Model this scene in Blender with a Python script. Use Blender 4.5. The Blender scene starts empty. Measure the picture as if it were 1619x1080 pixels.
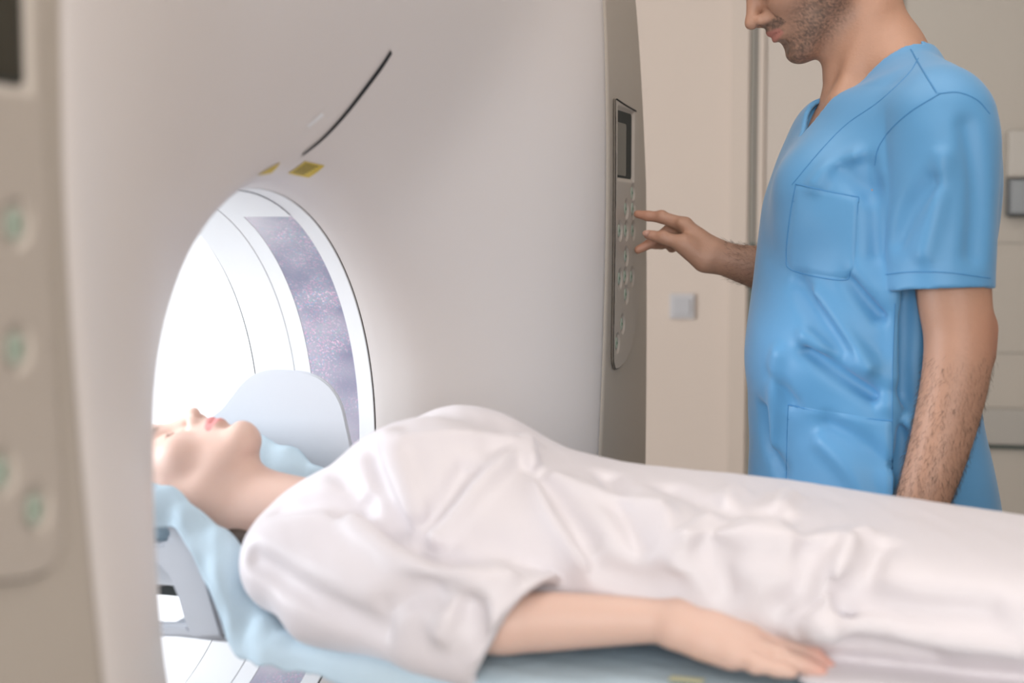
import bpy, bmesh, math, random
import numpy as np
from mathutils import Vector, Matrix
S = bpy.context.scene
COL = S.collection
# ---------------------------------------------------------------- camera
CAM = (.617, -1.635, 1.29); YAW = math.atan(.338); PIT = math.radians(4.3); FPX = 2249.
cd = bpy.data.cameras.new('camera'); co = bpy.data.objects.new('camera', cd); COL.objects.link(co)
co.location = CAM; co.rotation_euler = (math.pi/2-PIT, 0, YAW)
cd.sensor_width = 36; cd.lens = FPX/1619*36; cd.clip_start = .02
cd.dof.use_dof = True; cd.dof.focus_distance = 2.32; cd.dof.aperture_fstop = 2.6
S.camera = co
# ---------------------------------------------------------------- world, lights, exposure
w = bpy.data.worlds.new('world'); S.world = w; w.use_nodes = True
w.node_tree.nodes['Background'].inputs[0].default_value = (.86, .93, 1, 1)
w.node_tree.nodes['Background'].inputs[1].default_value = 2.2
S.view_settings.view_transform = 'Standard'; S.view_settings.look = 'None'
S.view_settings.exposure = 0.0; S.view_settings.gamma = 1; S.view_settings.use_curve_mapping = False
def area(name, loc, aim, sx, sy, watts, col, spread=180):
    l = bpy.data.lights.new(name, 'AREA'); l.shape = 'RECTANGLE'; l.size = sx; l.size_y = sy
    l.energy = watts; l.color = col; l.spread = math.radians(spread)
    o = bpy.data.objects.new(name, l); COL.objects.link(o); o.location = loc
    o.rotation_euler = (Vector(aim)-Vector(loc)).to_track_quat('-Z', 'Y').to_euler()
    return o
area('rear_window_daylight', (-3.1, -1.2, 1.6), (-.6, .4, 1.0), 1.9, 1.5, 155, (.90, .95, 1))
area('front_window_daylight', (1.3, -3.1, 1.75), (.1, .6, 1.1), 2.6, 1.5, 54, (1, .95, .91))
area('ceiling_lamp_light', (.4, .2, 2.66), (.4, .2, 0), 1.8, 1.2, 17, (1, .91, .83))
area('bore_lamp_light', (-.45, 0, 1.325), (-.45, .0, .9), .25, .12, .5, (.9, .95, 1))

# ---------------------------------------------------------------- pixel helpers (a pixel and a real depth give a real point)
cy, sy, cp, sp = math.cos(YAW), math.sin(YAW), math.cos(PIT), math.sin(PIT)
vR = np.array((cy, sy, 0.)); vF = np.array((-sy*cp, cy*cp, -sp)); vU = np.array((-sy*sp, cy*sp, cp))
C0 = np.array(CAM)
def ray(px, py): return vF+(px-809.5)/FPX*vR+(540-py)/FPX*vU
def atd(px, py, d): return C0+d*ray(px, py)
def atY(px, py, Y): r = ray(px, py); return C0+(Y-C0[1])/r[1]*r
def atX(px, py, X): r = ray(px, py); return C0+(X-C0[0])/r[0]*r

# ---------------------------------------------------------------- materials
def mat(name, col, rough=.5, noise=0, nscale=8, bump=0, bscale=40, vcol=False, sss=0, metal=0, trans=0, alpha=1, sheen=0, extra=None, coat=0):
    m = bpy.data.materials.new(name); m.use_nodes = True; nt = m.node_tree; b = nt.nodes['Principled BSDF']
    c = tuple(col)+(1,)
    b.inputs['Base Color'].default_value = c; b.inputs['Roughness'].default_value = rough
    b.inputs['Metallic'].default_value = metal; b.inputs['Transmission Weight'].default_value = trans
    b.inputs['Alpha'].default_value = alpha; b.inputs['Sheen Weight'].default_value = sheen; b.inputs['Coat Weight'].default_value = coat
    if sss:
        b.inputs['Subsurface Weight'].default_value = sss; b.inputs['Subsurface Radius'].default_value = (.012, .005, .003)
        b.inputs['Subsurface Scale'].default_value = 1.0
    src = None; tc = nt.nodes.new('ShaderNodeTexCoord')
    if vcol:
        a = nt.nodes.new('ShaderNodeAttribute'); a.attribute_name = 'Col'; src = a.outputs['Color']
    if noise:
        n = nt.nodes.new('ShaderNodeTexNoise'); n.inputs['Scale'].default_value = nscale; n.inputs['Detail'].default_value = 3
        nt.links.new(tc.outputs['Object'], n.inputs['Vector'])
        r = nt.nodes.new('ShaderNodeMapRange'); r.inputs['To Min'].default_value = 1-noise; r.inputs['To Max'].default_value = 1+noise
        nt.links.new(n.outputs['Fac'], r.inputs['Value'])
        mx = nt.nodes.new('ShaderNodeMix'); mx.data_type = 'RGBA'; mx.blend_type = 'MULTIPLY'; mx.inputs['Factor'].default_value = 1
        if src: nt.links.new(src, mx.inputs['A'])
        else: mx.inputs['A'].default_value = c
        nt.links.new(r.outputs[0], mx.inputs['B']); src = mx.outputs['Result']
    if src: nt.links.new(src, b.inputs['Base Color'])
    if bump:
        n = nt.nodes.new('ShaderNodeTexNoise'); n.inputs['Scale'].default_value = bscale; n.inputs['Detail'].default_value = 4
        nt.links.new(tc.outputs['Object'], n.inputs['Vector'])
        bp = nt.nodes.new('ShaderNodeBump'); bp.inputs['Strength'].default_value = bump; bp.inputs['Distance'].default_value = .004
        nt.links.new(n.outputs['Fac'], bp.inputs['Height']); nt.links.new(bp.outputs[0], b.inputs['Normal'])
    if extra: extra(nt, b, tc)
    return m
def speckle(nt, b, tc):
    # clear scan window film: violet grey with pink and green flecks, partly painted reflection
    v = nt.nodes.new('ShaderNodeTexVoronoi'); v.inputs['Scale'].default_value = 420
    nt.links.new(tc.outputs['Object'], v.inputs['Vector'])
    h = nt.nodes.new('ShaderNodeSeparateColor'); nt.links.new(v.outputs['Color'], h.inputs[0])
    r = nt.nodes.new('ShaderNodeValToRGB'); r.color_ramp.interpolation = 'CONSTANT'
    el = r.color_ramp.elements
    el[0].position = 0; el[0].color = (.34, .34, .42, 1); el[1].position = .4; el[1].color = (.40, .37, .45, 1)
    for p, c in ((.6, (.62, .36, .50, 1)), (.74, (.33, .44, .46, 1)), (.84, (.70, .52, .62, 1)), (.93, (.30, .40, .55, 1))):
        e = el.new(p); e.color = c
    nt.links.new(h.outputs[0], r.inputs[0])
    n = nt.nodes.new('ShaderNodeTexNoise'); n.inputs['Scale'].default_value = 14; n.inputs['Detail'].default_value = 4
    nt.links.new(tc.outputs['Object'], n.inputs['Vector'])
    mr = nt.nodes.new('ShaderNodeMapRange'); mr.inputs['From Min'].default_value = .4; mr.inputs['From Max'].default_value = .65
    mr.inputs['To Min'].default_value = .1; mr.inputs['To Max'].default_value = .9
    nt.links.new(n.outputs['Fac'], mr.inputs['Value'])
    mx = nt.nodes.new('ShaderNodeMix'); mx.data_type = 'RGBA'; mx.inputs['A'].default_value = (.36, .36, .44, 1)
    n2 = nt.nodes.new('ShaderNodeTexNoise'); n2.inputs['Scale'].default_value = 6; n2.inputs['Detail'].default_value = 2; nt.links.new(tc.outputs['Object'], n2.inputs['Vector'])
    r2 = nt.nodes.new('ShaderNodeValToRGB'); r2.color_ramp.elements[0].position = .40; r2.color_ramp.elements[0].color = (.20, .20, .29, 1); r2.color_ramp.elements[1].position = .62; r2.color_ramp.elements[1].color = (.56, .52, .58, 1)  # light and dark blotches, partly reflection painted into the film colour
    nt.links.new(n2.outputs['Fac'], r2.inputs[0]); nt.links.new(r2.outputs['Color'], mx.inputs['A'])
    nt.links.new(mr.outputs[0], mx.inputs['Factor']); nt.links.new(r.outputs['Color'], mx.inputs['B'])
    nt.links.new(mx.outputs['Result'], b.inputs['Base Color'])
M = dict(
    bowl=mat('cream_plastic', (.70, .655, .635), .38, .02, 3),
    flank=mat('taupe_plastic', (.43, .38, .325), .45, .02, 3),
    panel=mat('panel_plastic', (.43, .38, .33), .42),
    rim=mat('white_plastic', (.80, .81, .83), .35),
    film=mat('scan_film', (.4, .4, .45), .12, extra=speckle),
    groove=mat('dark_joint', (.09, .06, .05), .7),
    black=mat('black_slot', (.012, .011, .012), .6),
    screen=mat('grey_green_screen', (.045, .042, .032), .15, .3, 12),
    bezel=mat('black_bezel', (.010, .016, .016), .6),
    seam=mat('panel_gap', (.17, .145, .12), .8),
    key=mat('pale_green_key', (.40, .45, .38), .5),
    keymark=mat('dark_green_mark', (.06, .17, .09), .5),
    yellow=mat('yellow_sticker', (.62, .46, .06), .5, .15, 60),
    ink=mat('black_ink', (.08, .07, .03), .6),
    wall=mat('beige_paint', (.585, .49, .42), .8, .015, 2, bump=.08, bscale=120),
    door=mat('door_paint', (.50, .43, .37), .5, .02, 2),
    trim=mat('trim_paint', (.54, .45, .38), .5),
    cladding=mat('wall_cladding', (.47, .42, .36), .55, .02, 2),
    seal_shade=mat('dark_green_seal_and_shade', (.06, .09, .08), .6),  # door seal, also the painted shadow under the bumper rail
    gap=mat('shadow_gap', (.30, .28, .24), .8),
    floor=mat('vinyl_floor', (.42, .40, .37), .4, .06, 20),
    ceil=mat('ceiling_paint', (.75, .73, .70), .9),
    switch=mat('switch_plastic', (.50, .48, .48), .4),
    disp=mat('dispenser_plastic', (.46, .42, .37), .4),
    smoke=mat('smoked_plastic', (.08, .085, .085), .2),
    rail=mat('rail_plastic', (.40, .37, .33), .5),
    holder=mat('grey_white_plastic', (.50, .52, .56), .4),
    table=mat('table_shell', (.55, .57, .58), .4),
    pad=mat('cream_foam', (.72, .68, .55), .8),
    steel=mat('steel', (.5, .5, .52), .3, metal=1),
    glass=mat('window_glass', (.95, .97, 1), .02, trans=1),
)
# ---------------------------------------------------------------- mesh helpers
def mesh(name, V, Fc, m, parent=None, smooth=True, attr=None):
    me = bpy.data.meshes.new(name)
    V = np.asarray(V, dtype=np.float32).reshape(-1, 3)
    if isinstance(Fc, np.ndarray) and Fc.ndim == 2:
        k = Fc.shape[1]; me.vertices.add(len(V)); me.vertices.foreach_set('co', V.ravel())
        me.loops.add(Fc.size); me.loops.foreach_set('vertex_index', Fc.astype(np.int32).ravel())
        me.polygons.add(len(Fc)); me.polygons.foreach_set('loop_start', np.arange(0, Fc.size, k, dtype=np.int32))
        me.polygons.foreach_set('loop_total', np.full(len(Fc), k, dtype=np.int32))
        me.update(calc_edges=True); me.validate()
    else:
        me.from_pydata([tuple(map(float, v)) for v in V], [], [tuple(map(int, f)) for f in Fc]); me.update()
    me.polygons.foreach_set('use_smooth', np.full(len(me.polygons), smooth))
    if attr is not None:
        a = me.color_attributes.new('Col', 'FLOAT_COLOR', 'POINT')
        c = np.ones((len(V), 4), dtype=np.float32); c[:, :3] = attr; a.data.foreach_set('color', c.ravel())
    o = bpy.data.objects.new(name, me); COL.objects.link(o)
    if m: me.materials.append(m)
    if parent: o.parent = parent
    return o
def empty(name, loc=(0, 0, 0), rz=0, label=None, cat=None, group=None):
    o = bpy.data.objects.new(name, None); COL.objects.link(o); o.location = loc; o.rotation_euler = (0, 0, rz); o.empty_display_size = .1
    if label: o['label'] = label; o['category'] = cat
    if group: o['group'] = group
    return o
def tag(o, label, cat, group=None):
    o['label'] = label; o['category'] = cat
    if group: o['group'] = group
    return o
def struct(o): o['kind'] = 'structure'; return o
def grid(name, P, m, parent=None, cu=False, cv=False, flip=False, smooth=True, solid=0):
    P = np.asarray(P); nu, nv = P.shape[:2]; F = []
    iu = np.arange(nu if cu else nu-1); iv = np.arange(nv if cv else nv-1)
    a, b = np.meshgrid(iu, iv, indexing='ij'); a2 = (a+1) % nu; b2 = (b+1) % nv
    F = np.stack([a*nv+b, a2*nv+b, a2*nv+b2, a*nv+b2], -1).reshape(-1, 4)
    if flip: F = F[:, ::-1]
    o = mesh(name, P.reshape(-1, 3), F, m, parent, smooth)
    if solid:
        md = o.modifiers.new('solid', 'SOLIDIFY'); md.thickness = solid; md.offset = 0
    return o
def box(name, c, s, m, parent=None, bev=.0, rz=0):
    bm = bmesh.new(); bmesh.ops.create_cube(bm, size=1)
    for v in bm.verts: v.co = Vector((v.co.x*s[0], v.co.y*s[1], v.co.z*s[2]))
    if bev: bmesh.ops.bevel(bm, geom=bm.edges[:], offset=bev, segments=3, affect='EDGES', profile=.6)
    if rz: bmesh.ops.rotate(bm, verts=bm.verts, matrix=Matrix.Rotation(rz, 3, 'Z'))
    bmesh.ops.translate(bm, verts=bm.verts, vec=c)
    me = bpy.data.meshes.new(name); bm.to_mesh(me); bm.free(); me.materials.append(m)
    o = bpy.data.objects.new(name, me); COL.objects.link(o)
    if parent: o.parent = parent
    return o
def tube(name, pts, r, m, parent=None, n=8, closed=False):
    pts = [np.array(p, float) for p in pts]; N = len(pts); P = []
    rr = r if hasattr(r, '__len__') else [r]*N
    for i, p in enumerate(pts):
        t = pts[(i+1) % N]-pts[i-1] if closed or 0 < i < N-1 else (pts[1]-pts[0] if i == 0 else pts[-1]-pts[-2])
        t = t/np.linalg.norm(t); a = np.cross(t, (0, 0, 1)) if abs(t[2]) < .9 else np.cross(t, (1, 0, 0))
        a /= np.linalg.norm(a); b = np.cross(t, a)
        P.append([p+rr[i]*(math.cos(q)*a+math.sin(q)*b) for q in np.linspace(0, 2*math.pi, n, endpoint=False)])
    return grid(name, P, m, parent, cu=closed, cv=True)
def prism(name, poly, axis, t0, t1, m, parent=None, bev=0):
    """closed outline poly in a plane, extruded along axis (0 x, 1 y, 2 z)"""
    n = len(poly); V = []
    for t in (t0, t1):
        for p in poly:
            v = list(p); v.insert(axis, t); V.append(v)
    Fc = [tuple(range(n)), tuple(range(2*n-1, n-1, -1))]+[(i, i+n, (i+1) % n+n, (i+1) % n) for i in range(n)]
    bm = bmesh.new(); vs = [bm.verts.new(v) for v in V]
    for f in Fc: bm.faces.new([vs[i] for i in f])
    bmesh.ops.recalc_face_normals(bm, faces=bm.faces)
    if bev:
        e = [e for e in bm.edges if len(e.link_faces) == 2 and e.calc_face_angle(0) > .5]
        bmesh.ops.bevel(bm, geom=e, offset=bev, segments=2, affect='EDGES')
    me = bpy.data.meshes.new(name); bm.to_mesh(me); bm.free(); me.materials.append(m)
    o = bpy.data.objects.new(name, me); COL.objects.link(o)
    if parent: o.parent = parent
    return o
def cr(pts, n=8, closed=False):
    """smooth curve through points"""
    P = [np.array(p, float) for p in pts]; N = len(P); out = []
    rng = range(N if closed else N-1)
    for i in rng:
        p0 = P[(i-1) % N] if closed or i > 0 else 2*P[0]-P[1]; p1 = P[i]; p2 = P[(i+1) % N]
        p3 = P[(i+2) % N] if closed or i+2 < N else 2*P[-1]-P[-2]
        for t in np.linspace(0, 1, n, endpoint=False):
            out.append(.5*((2*p1)+(-p0+p2)*t+(2*p0-5*p1+4*p2-p3)*t*t+(-p0+3*p1-3*p2+p3)*t**3))
    if not closed: out.append(P[-1])
    return out

# ---------------------------------------------------------------- room
WA = math.radians(6)          # the far wall stands a little askew to the scanner
def wl(x, off=0, z=0):        # a point on the far wall: x along it, off in front of it
    return (.1+x*math.cos(WA)+off*math.sin(WA), 3.0+x*math.sin(WA)-off*math.cos(WA), z)
def wbox(name, x0, x1, z0, z1, t, m, parent=None, bev=0, off=0):
    c = wl((x0+x1)/2, off+t/2, (z0+z1)/2)
    return box(name, c, (x1-x0, t, z1-z0), m, parent, bev, WA)
struct(box('floor', (.0, -.1, -.05), (6.8, 7.0, .1), M['floor']))
struct(box('ceiling', (.0, -.1, 2.8), (6.8, 7.0, .1), M['ceil']))
o = box('wall_back', wl(0, -.05, 1.4), (6.9, .1, 2.8), M['wall'], rz=WA); struct(o)
struct(box('wall_right', (3.35, 0, 1.4), (.1, 7.0, 2.8), M['wall']))
# wall_left with a window opening behind the scanner
for nm, y0, y1, z0, z1 in (('wall_left', -3.5, -2.2, 0, 2.8), ('wall_left', -.2, 3.2, 0, 2.8), ('wall_left', -2.2, -.2, 0, .85), ('wall_left', -2.2, -.2, 2.35, 2.8)):
    struct(box(nm, (-3.35, (y0+y1)/2, (z0+z1)/2), (.1, y1-y0, z1-z0), M['wall']))
for nm, x0, x1, z0, z1 in (('wall_front', -3.4, 0, 0, 2.8), ('wall_front', 2.6, 3.4, 0, 2.8), ('wall_front', 0, 2.6, 0, 1.0), ('wall_front', 0, 2.6, 2.5, 2.8)):
    struct(box(nm, ((x0+x1)/2, -3.35, (z0+z1)/2), (x1-x0, .1, z1-z0), M['wall']))
def window(name, c, s, ax):
    n = struct(empty(name, c)); t = .05
    for k in (-1, 1):
        o = box('window_frame', (0, k*(s[1]/2-t/2), 0) if ax == 0 else (k*(s[0]/2-t/2), 0, 0), (.06, t, s[2]) if ax == 0 else (t, .06, s[2]), M['rim'], n)
        o = box('window_frame', (0, 0, k*(s[2]/2-t/2)), (.06, s[1]-2*t, t) if ax == 0 else (s[0]-2*t, .06, t), M['rim'], n)
    box('mullion', (0, 0, 0), (.05, .05, s[2]-2*t) if ax == 0 else (.05, .05, s[2]-2*t), M['rim'], n)
window('window_1', (-3.35, -1.2, 1.6), (0, 2.0, 1.5), 0)
window('window_2', (1.3, -3.35, 1.75), (2.6, 0, 1.5), 1)
# door and its frame in the far wall
def wx(px, py=500):           # wall coordinate under a pixel
    r = ray(px, py); n = np.array((-math.sin(WA), math.cos(WA), 0)); t = ((np.array((.1, 3.0, 0))-C0)@n)/(r@n)
    p = C0+t*r; return ((p[0]-.1)*math.cos(WA)+(p[1]-3.0)*math.sin(WA), p[2])
XD = wx(1183)[0]              # left side of the door opening
struct(wbox('trim_1', wx(1153)[0], XD-.004, 0, 2.16, .02, M['trim'], bev=.003))
struct(wbox('trim_2', XD+.40, XD+.40+.06, 0, 2.16, .02, M['trim'], bev=.003))
struct(wbox('trim_3', wx(1153)[0], XD+.46, 2.161, 2.23, .02, M['trim'], bev=.003))
dr = struct(empty('door_1', wl(XD+.22, 0, 0)))
def dchild(o): o.location = o.location-dr.location; o.parent = dr; return o
dchild(wbox('door_jamb', XD, XD+.026, 0, 2.1, .012, M['gap']))
dchild(wbox('door_edge_strip', XD+.026, XD+.046, 0, 2.1, .03, M['trim'], bev=.004))
dchild(wbox('door_leaf', XD+.047, XD+.398, .01, 2.1, .022, M['door'], bev=.003))
dchild(wbox('door_seal', wx(1187)[0]-.003, wx(1192)[0]+.001, wx(1190, 522)[1], wx(1190, 385)[1], .018, M['seal_shade']))
dchild(wbox('door_seal', wx(1187)[0]+.005, wx(1188)[0]+.008, .01, 2.1, .0135, M['groove']))
# switch
sx, sz = wx(1079, 484)
sw = empty('light_switch', wl(sx, 0, sz), WA, 'white square light switch on the beige wall left of the door', 'light switch')
def loc(o): return o
box('switch_frame', (0, -.006, 0), (.081, .012, .081), M['switch'], sw, .003)
box('rocker', (0, -.013, -.002), (.056, .008, .056), mat('rocker_plastic', (.44, .43, .44), .4), sw, .002)
# dispenser at the right edge
dx = wx(1588, 270)[0]; zt = wx(1588, 207)[1]; zm = wx(1588, 283)[1]; zb = wx(1588, 341)[1]
dp = empty('soap_dispenser', wl(dx+.065, .0045, zb), WA, 'pale wall dispenser with a dark smoked lower half at the right edge', 'dispenser')
box('housing', (0, -.045, (zt+zm)/2-zb), (.13, .09, zt-zm), M['disp'], dp, .012)
box('smoked_window', (0, -.035, (zm-zb)/2), (.128, .07, zm-zb+.01), M['smoke'], dp, .012)
box('spout', (.02, -.04, .045), (.05, .06, .05), mat('spout_plastic', (.3, .3, .3), .4), dp, .015)
# bumper rail and wall panels
z1 = wx(1560, 643)[1]; z2 = wx(1560, 700)[1]
x0 = XD+.56
struct(wbox('trim_8', XD+.461, XD+2.8, .09, 2.7, .004, M['cladding'], bev=.001))
struct(wbox('trim_4', x0, x0+2.2, z2, z1, .045, M['rail'], bev=.008, off=.0045))
struct(wbox('rail_shadow', x0, x0+2.2, z2-.014, z2-.001, .02, M['seal_shade'], off=.0045))  # dark strip painting in the shadow below the rail
struct(wbox('trim_6', x0, x0+1.7, wx(1590, 384)[1]-.002, wx(1590, 384)[1], .003, M['gap'], off=.0045))
struct(wbox('trim_7', x0, x0+1.7, wx(1590, 557)[1]-.002, wx(1590, 557)[1], .003, M['gap'], off=.0045))
struct(wbox('baseboard_back', -1.8, wx(1150)[0], 0, .08, .012, M['trim']))
cl = empty('ceiling_light', (.4, .2, 2.75), 0, 'white rectangular ceiling lamp above the patient table', 'lamp')
box('lamp_frame', (0, 0, -.02), (1.9, 1.3, .03), M['rim'], cl, .004)

# ---------------------------------------------------------------- scanner
ct = empty('ct_scanner', (-.45, 0, 0), 0, 'large cream doughnut-shaped scanner with a lit round bore and side button panels', 'medical scanner')
ZC = .98; RB = .37
def G(o): o.location = (.45, 0, 0); o.parent = ct; return o
def Yc(z): return .757-.16*max(0, 1.35-z)**1.6-.05*max(0, z-1.45)
def Yo(z): return 1.105-.10*(z-1.0)**2-(.12*max(0, z-1.4))
def outline(fY, zlo, zhi, ph, n=7):
    c, s = math.cos(ph), math.sin(ph); lo, hi = .1, 1.7
    zm, hh = (zlo+zhi)/2, (zhi-zlo)/2
    for _ in range(40):
        m_ = (lo+hi)/2; y, z = m_*c, ZC+m_*s
        v = (abs(y)/max(.05, fY(min(max(z, zlo), zhi))))**n+(abs(z-zm)/hh)**n
        if v < 1: lo = m_
        else: hi = m_
    return lo
NA = 240
PH = np.linspace(0, 2*math.pi, NA, endpoint=False)
B = np.array([outline(Yc, .12, 1.90, p) for p in PH]); O = np.array([outline(Yo, .03, 1.99, p) for p in PH])
def ring(r, X): return np.stack([X*np.ones(NA), r*np.cos(PH), ZC+r*np.sin(PH)], -1)
def xfront(r, b):
    s = np.clip((r-RB)/(b-RB), 0, 1)
    return -.02-.058*np.exp(-(r-RB)/.014)*(1-s)-.202*(1-s)**1.6
rows = [ring(RB*np.ones(NA), -.283+.0)]
for s in np.concatenate([np.linspace(0, .02, 8)[1:], np.linspace(.02, .3, 24)[1:], np.linspace(.3, 1, 22)[1:]]):
    r = RB+(B-RB)*s; rows.append(ring(r, xfront(r, B)))
rows.append(ring(B+.004, -.0215)); rows.append(ring(B+.006, -.026))
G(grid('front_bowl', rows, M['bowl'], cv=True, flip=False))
rows = [ring(B+.003, -.03), ring(B+.0045, -.0205), ring(B+.010, -.0170)]
for s in np.linspace(.05, .88, 12): rows.append(ring(B+(O-B)*s, -.0168-.006*s*s))
for q in np.linspace(0, math.pi/2, 7)[1:]: rows.append(ring(O-.035*(1-math.sin(q)), -.021-.035*(1-math.cos(q))))
for X in (-.2, -.4, -.6, -.93): rows.append(ring(O*np.ones(NA), X))
for q in np.linspace(0, math.pi/2, 6)[1:]: rows.append(ring(O-.06*(1-math.cos(q)), -.93-.06*math.sin(q)))
rows.append(ring(B, -1.0))
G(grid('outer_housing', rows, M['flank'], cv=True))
rows = [ring(B, -1.0)]
for s in np.linspace(1, 0, 30)[1:]:
    r = .375+(B-.375)*s; rows.append(ring(r, -.505-.49*(1-(1-s)**2.2)))
rows.append(ring(.372*np.ones(NA), -.487))
G(grid('rear_bowl', rows, M['rim'], cv=True))
def cyl(name, r0, x0, r1, x1, m, extra=()):
    o = G(grid(name, [ring(r0*np.ones(NA), x0)]+[ring(a*np.ones(NA), b) for a, b in extra]+[ring(r1*np.ones(NA), x1)], m, cv=True))
    md = o.modifiers.new('edges', 'EDGE_SPLIT'); md.split_angle = math.radians(25); return o
cyl('joint_line', .3715, -.2815, .3715, -.2855, M['groove'], ((.375, -.2817), (.375, -.2853)))
cyl('bore_rim', .3705, -.2852, .369, -.311, M['rim'], ((.3690, -.2862), (.3675, -.310)))
cyl('scan_window_film', .368, -.310, .368, -.387, M['film'])
cyl('bore_rim', .369, -.386, .369, -.4135, M['rim'], ((.3675, -.3868), (.3675, -.4128)))
cyl('bore_liner', .3695, -.413, .3695, -.485, M['rim'], ((.367, -.415), (.367, -.4835)))
cyl('joint_line', .371, -.4835, .371, -.4875, M['groove'], ((.373, -.4837), (.373, -.4873)))
# white strip along the film's top, painting in its bright reflection
A0 = [a for a in np.linspace(math.radians(66), math.radians(114), 16)]
G(grid('film_reflection', [[(x, .3665*math.cos(a), ZC+.3665*math.sin(a)) for a in A0] for x in (-.3105, -.3865)], M['rim'], flip=True))
# front surface point for a given y,z
def front(y, z, lift=0):
    ph = math.atan2(z-ZC, y); r = math.hypot(y, z-ZC); b = np.interp(ph % (2*math.pi), np.append(PH, 2*math.pi), np.append(B, B[0]))
    return np.array((float(xfront(r, b))+lift, y, z))
def onfront(px, py):
    """where the sight line through a pixel meets the bowl"""
    r = ray(px, py); lo = None
    for t in np.linspace(1.2, 3.2, 4000):
        p = C0+t*r
        if math.hypot(p[1], p[2]-ZC) > RB and p[0] < front(p[1], p[2])[0]: return p
    return p
# vent slot
slot = [onfront(*p) for p in ((477, 245), (510, 218), (545, 180), (580, 135), (602, 105), (617, 82))]
sl = cr([(p[1], p[2]) for p in slot], 6)
wdt = [.0015+.0035*math.sin(math.pi*min(1, (i+.5)/len(sl)*.62+.05)) for i in range(len(sl))]
def strip(name, line, w_, lift, m, parent, n=3):
    rows = []
    for i, p in enumerate(line):
        t = np.array(line[min(i+1, len(line)-1)])-np.array(line[max(i-1, 0)]); t /= np.linalg.norm(t); q = np.array((-t[1], t[0]))
        ww = w_[i] if hasattr(w_, '__len__') else w_
        rows.append([front(*(np.array(p)+q*ww*k), lift) for k in np.linspace(-1, 1, n)])
    return grid(name, rows, m, parent)
G(strip('slot_rim', sl, [a+.0035 for a in wdt], .0007, M['bowl'], ct)); G(strip('vent_slot', sl, wdt, .0015, M['black'], ct))
def sticker(name, px, m, lift=.001):
    q = [onfront(*p)[1:] for p in px]; n = 8; rows = []
    for i in range(n):
        rows.append([front(*((1-j/7)*((1-i/7)*q[0]+i/7*q[3])+j/7*((1-i/7)*q[1]+i/7*q[2])), lift) for j in range(n)])
    return G(grid(name, rows, m, ct, flip=False))
def quadpt(px, u, v):
    p = np.array(px, float); return (1-v)*((1-u)*p[0]+u*p[1])+v*((1-u)*p[3]+u*p[2])
s1 = ((481, 255), (512, 262), (487, 281), (454, 274)); s2 = ((442, 257), (428, 274), (418, 276), (406, 277))
for s_ in (s1, s2):
    a = sticker('yellow_warning_label', s_, M['yellow'])
    for v in (.18, .34, .5, .66, .82) if s_ is s1 else ():
        l = sticker('label_print', [quadpt(s_, u_, v_) for u_, v_ in ((.12, v-.035), (.85-(v*7 % 1)*.25, v-.035), (.85-(v*7 % 1)*.25, v+.035), (.12, v+.035))], M['ink'], .0014)
        l.parent = a; l.location = (0, 0, 0)
sticker('indicator_light', ((508, 178), (511, 183), (487, 202), (485, 198)), M['rim'], .001)
# control panels on both flanks
PO = [(.795, 1.525), (.86, 1.52), (.935, 1.516), (.953, 1.50), (.975, 1.40), (.986, 1.30), (.985, 1.22), (.965, 1.155), (.925, 1.095), (.87, 1.062), (.812, 1.052), (.790, 1.06), (.783, 1.09), (.789, 1.25), (.791, 1.40), (.789, 1.51)]
BT = [(.916, 1.366), (.869, 1.336), (.921, 1.337), (.824, 1.297), (.87, 1.297), (.922, 1.297), (.871, 1.251), (.826, 1.212), (.867, 1.215), (.915, 1.213), (.873, 1.182), (.846, 1.13), (.81, 1.098)]
def rrect(y0, y1, z0, z1, r, n=6):
    out = []
    for cy_, cz_, a0 in ((y1-r, z1-r, 0), (y0+r, z1-r, 90), (y0+r, z0+r, 180), (y1-r, z0+r, 270)):
        out += [(cy_+r*math.cos(math.radians(a0+90*i/n)), cz_+r*math.sin(math.radians(a0+90*i/n))) for i in range(n+1)]
    return out
def inside(py_, pz_, poly):
    c = np.zeros(py_.shape, bool); n = len(poly)
    for i in range(n):
        (y1, z1), (y2, z2) = poly[i], poly[(i+1) % n]
        hit = ((z1 > pz_) != (z2 > pz_)) & (py_ < (y2-y1)*(pz_-z1)/((z2-z1) if z2 != z1 else 1e-9)+y1); c ^= hit
    return c
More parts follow.
